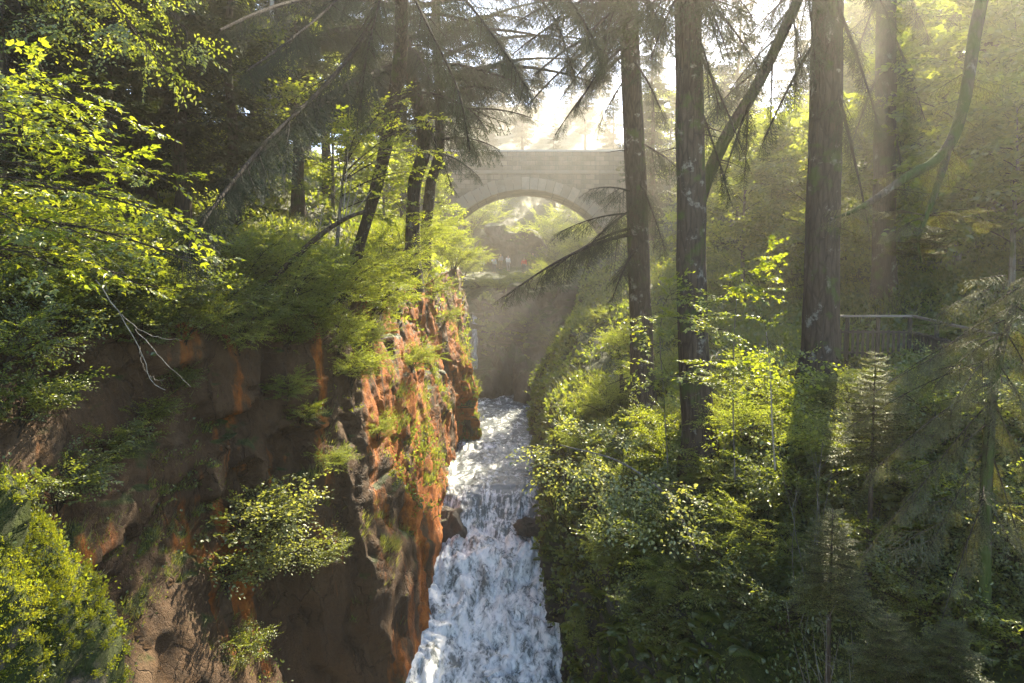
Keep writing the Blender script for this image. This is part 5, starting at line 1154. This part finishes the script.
# ================================================================ rails and pickets along the path
t = NT('weathered_rail_wood'); M_RAIL = t.done(t.princ(t.ramp(t.noise(t.map(t.obj(), (8, 8, 30)), 1, 6, .7), [(.3, (.08, .065, .05)), (.7, (.17, .145, .115))]), .45, t.bump(t.noise(t.obj(), 30, 5), .3, .01), .6))
t = NT('grey_picket_wood'); M_PICK = t.done(t.princ(t.ramp(t.noise(t.map(t.obj(), (20, 20, 3)), 1, 6, .7), [(.3, (.032, .026, .02)), (.7, (.075, .062, .05))]), .9, t.bump(t.noise(t.obj(), 25, 5), .3, .01), .2))
def fence(label, pts, posts, drop=.42, Hh=1.05, gap=.115):
    """handrail on posts with a picket panel below it; pts = world points of the top rail"""
    pts = [np.array(p) for p in pts]; o = pts[0].copy(); r = thing('path_fence', label, 'fence', tuple(o)); mp = MB(); k = 0
    for a, b in zip(pts[:-1], pts[1:]):
        d = b-a; l = np.linalg.norm(d[:2]); t_ = d/np.linalg.norm(d); s = np.cross(t_, [0, 0, 1.]); s /= np.linalg.norm(s); u = np.cross(s, t_)
        M = np.stack([t_, s, u], 1); L = np.linalg.norm(d)
        m = MB(); m.box((0, -.045, -.026), (L-.004, .045, .026), 0, M, a-o); m.build('handrail', M_RAIL, r)
        m = MB(); m.box((0, .022, -.028), (L-.004, .06, .028), 0, M, a-o-np.array([0, 0, drop-.02])); m.build('lower_rail', M_PICK, r)
        m = MB(); m.box((0, .022, -.03), (L-.004, .06, .03), 0, M, a-o-np.array([0, 0, Hh-.12])); m.build('lower_rail', M_PICK, r)
        for e in np.arange(.08, L-.05, gap):
            c = a+t_*e-o; h = rng.uniform(-.015, .015); mp.box((-.033, -.022, -Hh), (.033, .019, -drop+.07+h), 0, np.stack([t_*[1, 1, 0]/np.linalg.norm(t_[:2]), s, [0, 0, 1]], 1), c)
    mp.build('picket_panel', M_PICK, r)
    for a, k in [(p, 1) for p in pts]+[(pts[i]*(1-f)+pts[i+1]*f, 0) for i, f in posts]:
        m = MB(); c = a-o+np.array([0, .13, 0]); m.tube([c+np.array([0, 0, -Hh-.6]), c+np.array([0, 0, -.04])], .055, 8); m.build('post', M_PICK, r)
    return r
fence('path rail with a worn wooden handrail and grey pickets right of the lichen-flecked trunk', [at(818, 316.5, 19.3), at(850, 316, 19), at(913, 316, 18.4), at(970, 329, 16.8), at(1000, 335, 16)], [(1, .5), (2, .5)])
fence('short run of picket fence seen between the reddish and the thickest trunks', [at(622, 366, 24.6), at(657, 379, 23.4), at(735, 368, 22)], [(1, .5)])
# mossy slope path surface under the rails
# ================================================================ people under the arch
SKIN = NT('skin'); M_SKIN = SKIN.done(SKIN.princ((.5, .32, .24), .6))
def cloth(name, c): t = NT(name); return t.done(t.princ(t.mix(t.noise(t.obj(), 9, 4), tuple(q*.8 for q in c), c), .9))
M_HAIR = cloth('dark_hair', (.03, .02, .014)); M_PACK = cloth('grey_pack', (.12, .12, .13)); M_SHOE = cloth('shoe_leather', (.05, .04, .035))
def skin_body(name, verts, edges, rad, mat, parent, lv=2):
    me = bpy.data.meshes.new(name); me.from_pydata(verts, edges, []); o = bpy.data.objects.new(name, me); COL.objects.link(o)
    o.modifiers.new('s', 'SKIN'); 
    for v, r in zip(me.skin_vertices[0].data, rad): v.radius = (r if np.ndim(r) else (r, r))
    me.skin_vertices[0].data[0].use_root = True
    o.modifiers.new('u', 'SUBSURF').levels = lv
    dg = bpy.context.evaluated_depsgraph_get(); nm = bpy.data.meshes.new_from_object(o.evaluated_get(dg)); bpy.data.objects.remove(o); nm.name = name
    nm.materials.clear(); nm.materials.append(mat); nm.polygons.foreach_set('use_smooth', [True]*len(nm.polygons))
    r = bpy.data.objects.new(name, nm); COL.objects.link(r); r.parent = parent; return r
def person(label, loc, rz, top, bottom, pose='stand', hair=M_HAIR, pack=True, h=1.72):
    r = thing('person', label, 'person', tuple(loc), rz); k = h/1.75
    st = .10 if pose == 'stand' else .22
    fa = {'stand': (.06, 1.0), 'walk': (.2, 1.02), 'point': (.42, 1.32)}[pose]
    J = dict(pel=(0, 0, .95), wst=(0, 0, 1.1), chs=(0, 0, 1.32), nck=(0, .01, 1.50), chn=(0, .02, 1.57), hed=(0, .03, 1.66), crn=(0, .01, 1.74),
             shl=(-.19, 0, 1.42), ell=(-.25, -.03, 1.16), wrl=(-.24, .08, .93), hnl=(-.235, .11, .84), shr=(.19, 0, 1.42), elr=(.26, fa[0]*.5, 1.18 if pose != 'point' else 1.3), wrr=(.24, fa[0]+.06, fa[1]-.05), hnr=(.235, fa[0]+.13, fa[1]-.10),
             hpl=(-.1, 0, .9), knl=(-.11, st*.9, .5), anl=(-.11, -st*.2, .09), tol=(-.12, st*.2+.12, .04), hpr=(.1, 0, .9), knr=(.11, .05, .5), anr=(.11, st*.3, .09), tor=(.12, st*.3+.15, .04))
    ks = list(J); V = [tuple(np.array(J[q])*k) for q in ks]; ix = {q: i for i, q in enumerate(ks)}
    E = [('pel', 'wst'), ('wst', 'chs'), ('chs', 'nck'), ('nck', 'chn'), ('chn', 'hed'), ('hed', 'crn'), ('chs', 'shl'), ('shl', 'ell'), ('ell', 'wrl'), ('wrl', 'hnl'), ('chs', 'shr'), ('shr', 'elr'), ('elr', 'wrr'), ('wrr', 'hnr'), ('pel', 'hpl'), ('hpl', 'knl'), ('knl', 'anl'), ('anl', 'tol'), ('pel', 'hpr'), ('hpr', 'knr'), ('knr', 'anr'), ('anr', 'tor')]
    RD = dict(pel=(.15, .11), wst=(.13, .10), chs=(.16, .11), nck=.055, chn=.065, hed=.085, crn=.05, shl=.06, ell=.045, wrl=.032, hnl=.035, shr=.06, elr=.045, wrr=.032, hnr=.035, hpl=.085, knl=.06, anl=.042, tol=.035, hpr=.085, knr=.06, anr=.042, tor=.035)
    skin_body('body', V, [(ix[a], ix[b]) for a, b in E], [tuple(np.array(RD[q] if np.ndim(RD[q]) else (RD[q],)*2)*k) for q in ks], M_SKIN, r)
    def sub(name, keys, es, gr, mat):
        m = {q: i for i, q in enumerate(keys)}; skin_body(name, [tuple(np.array(J[q])*k) for q in keys], [(m[a], m[b]) for a, b in es], [tuple((np.array(RD[q] if np.ndim(RD[q]) else (RD[q],)*2)+gr)*k) for q in keys], mat, r)
    sub('jacket', ['pel', 'wst', 'chs', 'shl', 'ell', 'wrl', 'shr', 'elr', 'wrr'], [('pel', 'wst'), ('wst', 'chs'), ('chs', 'shl'), ('shl', 'ell'), ('ell', 'wrl'), ('chs', 'shr'), ('shr', 'elr'), ('elr', 'wrr')], .028, top)
    sub('trousers', ['pel', 'hpl', 'knl', 'anl', 'hpr', 'knr', 'anr'], [('pel', 'hpl'), ('hpl', 'knl'), ('knl', 'anl'), ('pel', 'hpr'), ('hpr', 'knr'), ('knr', 'anr')], .02, bottom)
    skin_body('hair', [tuple(np.array(q)*k) for q in [(0, -.03, 1.62), (0, -.02, 1.70), (0, .01, 1.755)]], [(0, 1), (1, 2)], [.08*k, .093*k, .06*k], hair, r)
    if pack: m = MB(); m.box((-.15*k, -.33*k, 1.02*k), (.15*k, -.14*k, 1.46*k)); m.build('backpack', M_PACK, r)
    return r
W_, Rd, Bl, Gy, Kh, Wh2 = cloth('white_cloth', (.75, .75, .73)), cloth('red_cloth', (.62, .03, .03)), cloth('navy_cloth', (.04, .06, .12)), cloth('grey_cloth', (.28, .28, .30)), cloth('khaki_cloth', (.22, .18, .11)), cloth('pale_blue_cloth', (.45, .52, .6))
for px, py, Y, rz, tp_, bt, pose, pk, lab in [(524, 277, 83, 2.9, Rd, Bl, 'stand', False, 'hiker in a red jacket standing at the right of the group under the arch'),
        (508, 276, 84, 3.6, W_, Gy, 'walk', True, 'hiker in a white top just left of the one in red'), (501, 275, 86, 2.6, Gy, Kh, 'stand', True, 'hiker in a grey top in the middle of the group under the arch'),
        (494, 277, 83, 3.3, Wh2, Bl, 'point', False, 'hiker in a pale blue top raising an arm, left of the middle of the group'), (482, 278, 82, 2.8, W_, Bl, 'stand', True, 'leftmost hiker under the arch, in a white top and dark trousers'),
        (533, 277, 85, 2.2, Bl, Kh, 'stand', True, 'hiker in a navy top right of the one in red')]:
    x = (px-512)/F*Y; person(lab, (x, Y, ground(x, Y, (0, 1, 2))), rz, tp_, bt, pose, pack=pk)
# ---------------------------------------------------------------- air and spray
def vol(name, dens, col, an):
    t = NT(name); v = t.n('ShaderNodeVolumePrincipled', i_Color=(*col, 1), i_Density=dens, i_Anisotropy=an)
    t.t.links.new(v.outputs[0], t.out.inputs['Volume']); return t.m
import bmesh
bm = bmesh.new(); bmesh.ops.create_icosphere(bm, subdivisions=4, radius=1); me = bpy.data.meshes.new('spray_mist'); bm.to_mesh(me); bm.free()
V = np.zeros(len(me.vertices)*3); me.vertices.foreach_get('co', V); V = V.reshape(-1, 3); V = V*(1+.25*fbm(V*1.6, 3, 5))[:, None]*np.array([4.4, 6.5, 4.2]); me.vertices.foreach_set('co', V.astype(np.float32).ravel())
mist = bpy.data.objects.new('spray_mist', me); COL.objects.link(mist); mist.location = (0, 50, -4.2); me.materials.append(vol('spray', .006, (.97, .95, .92), .5)); tag(mist, kind='stuff')
bpy.context.view_layer.update()
top = max((o.matrix_world @ Vector(c)).z for o in SC.objects if o.type == 'MESH' for c in o.bound_box)
lat = max(abs((o.matrix_world @ Vector(c)).x) for o in SC.objects if o.type == 'MESH' and o.name != 'ground' for c in o.bound_box)
print('TOP', top, lat)
mb = MB(); mb.box((-405, -65, -19), (405, 505, top+1))
haze = mb.build('haze', vol('hazy_air', 0.0017, (.98, .93, .80), .76)); tag(haze, kind='stuff')
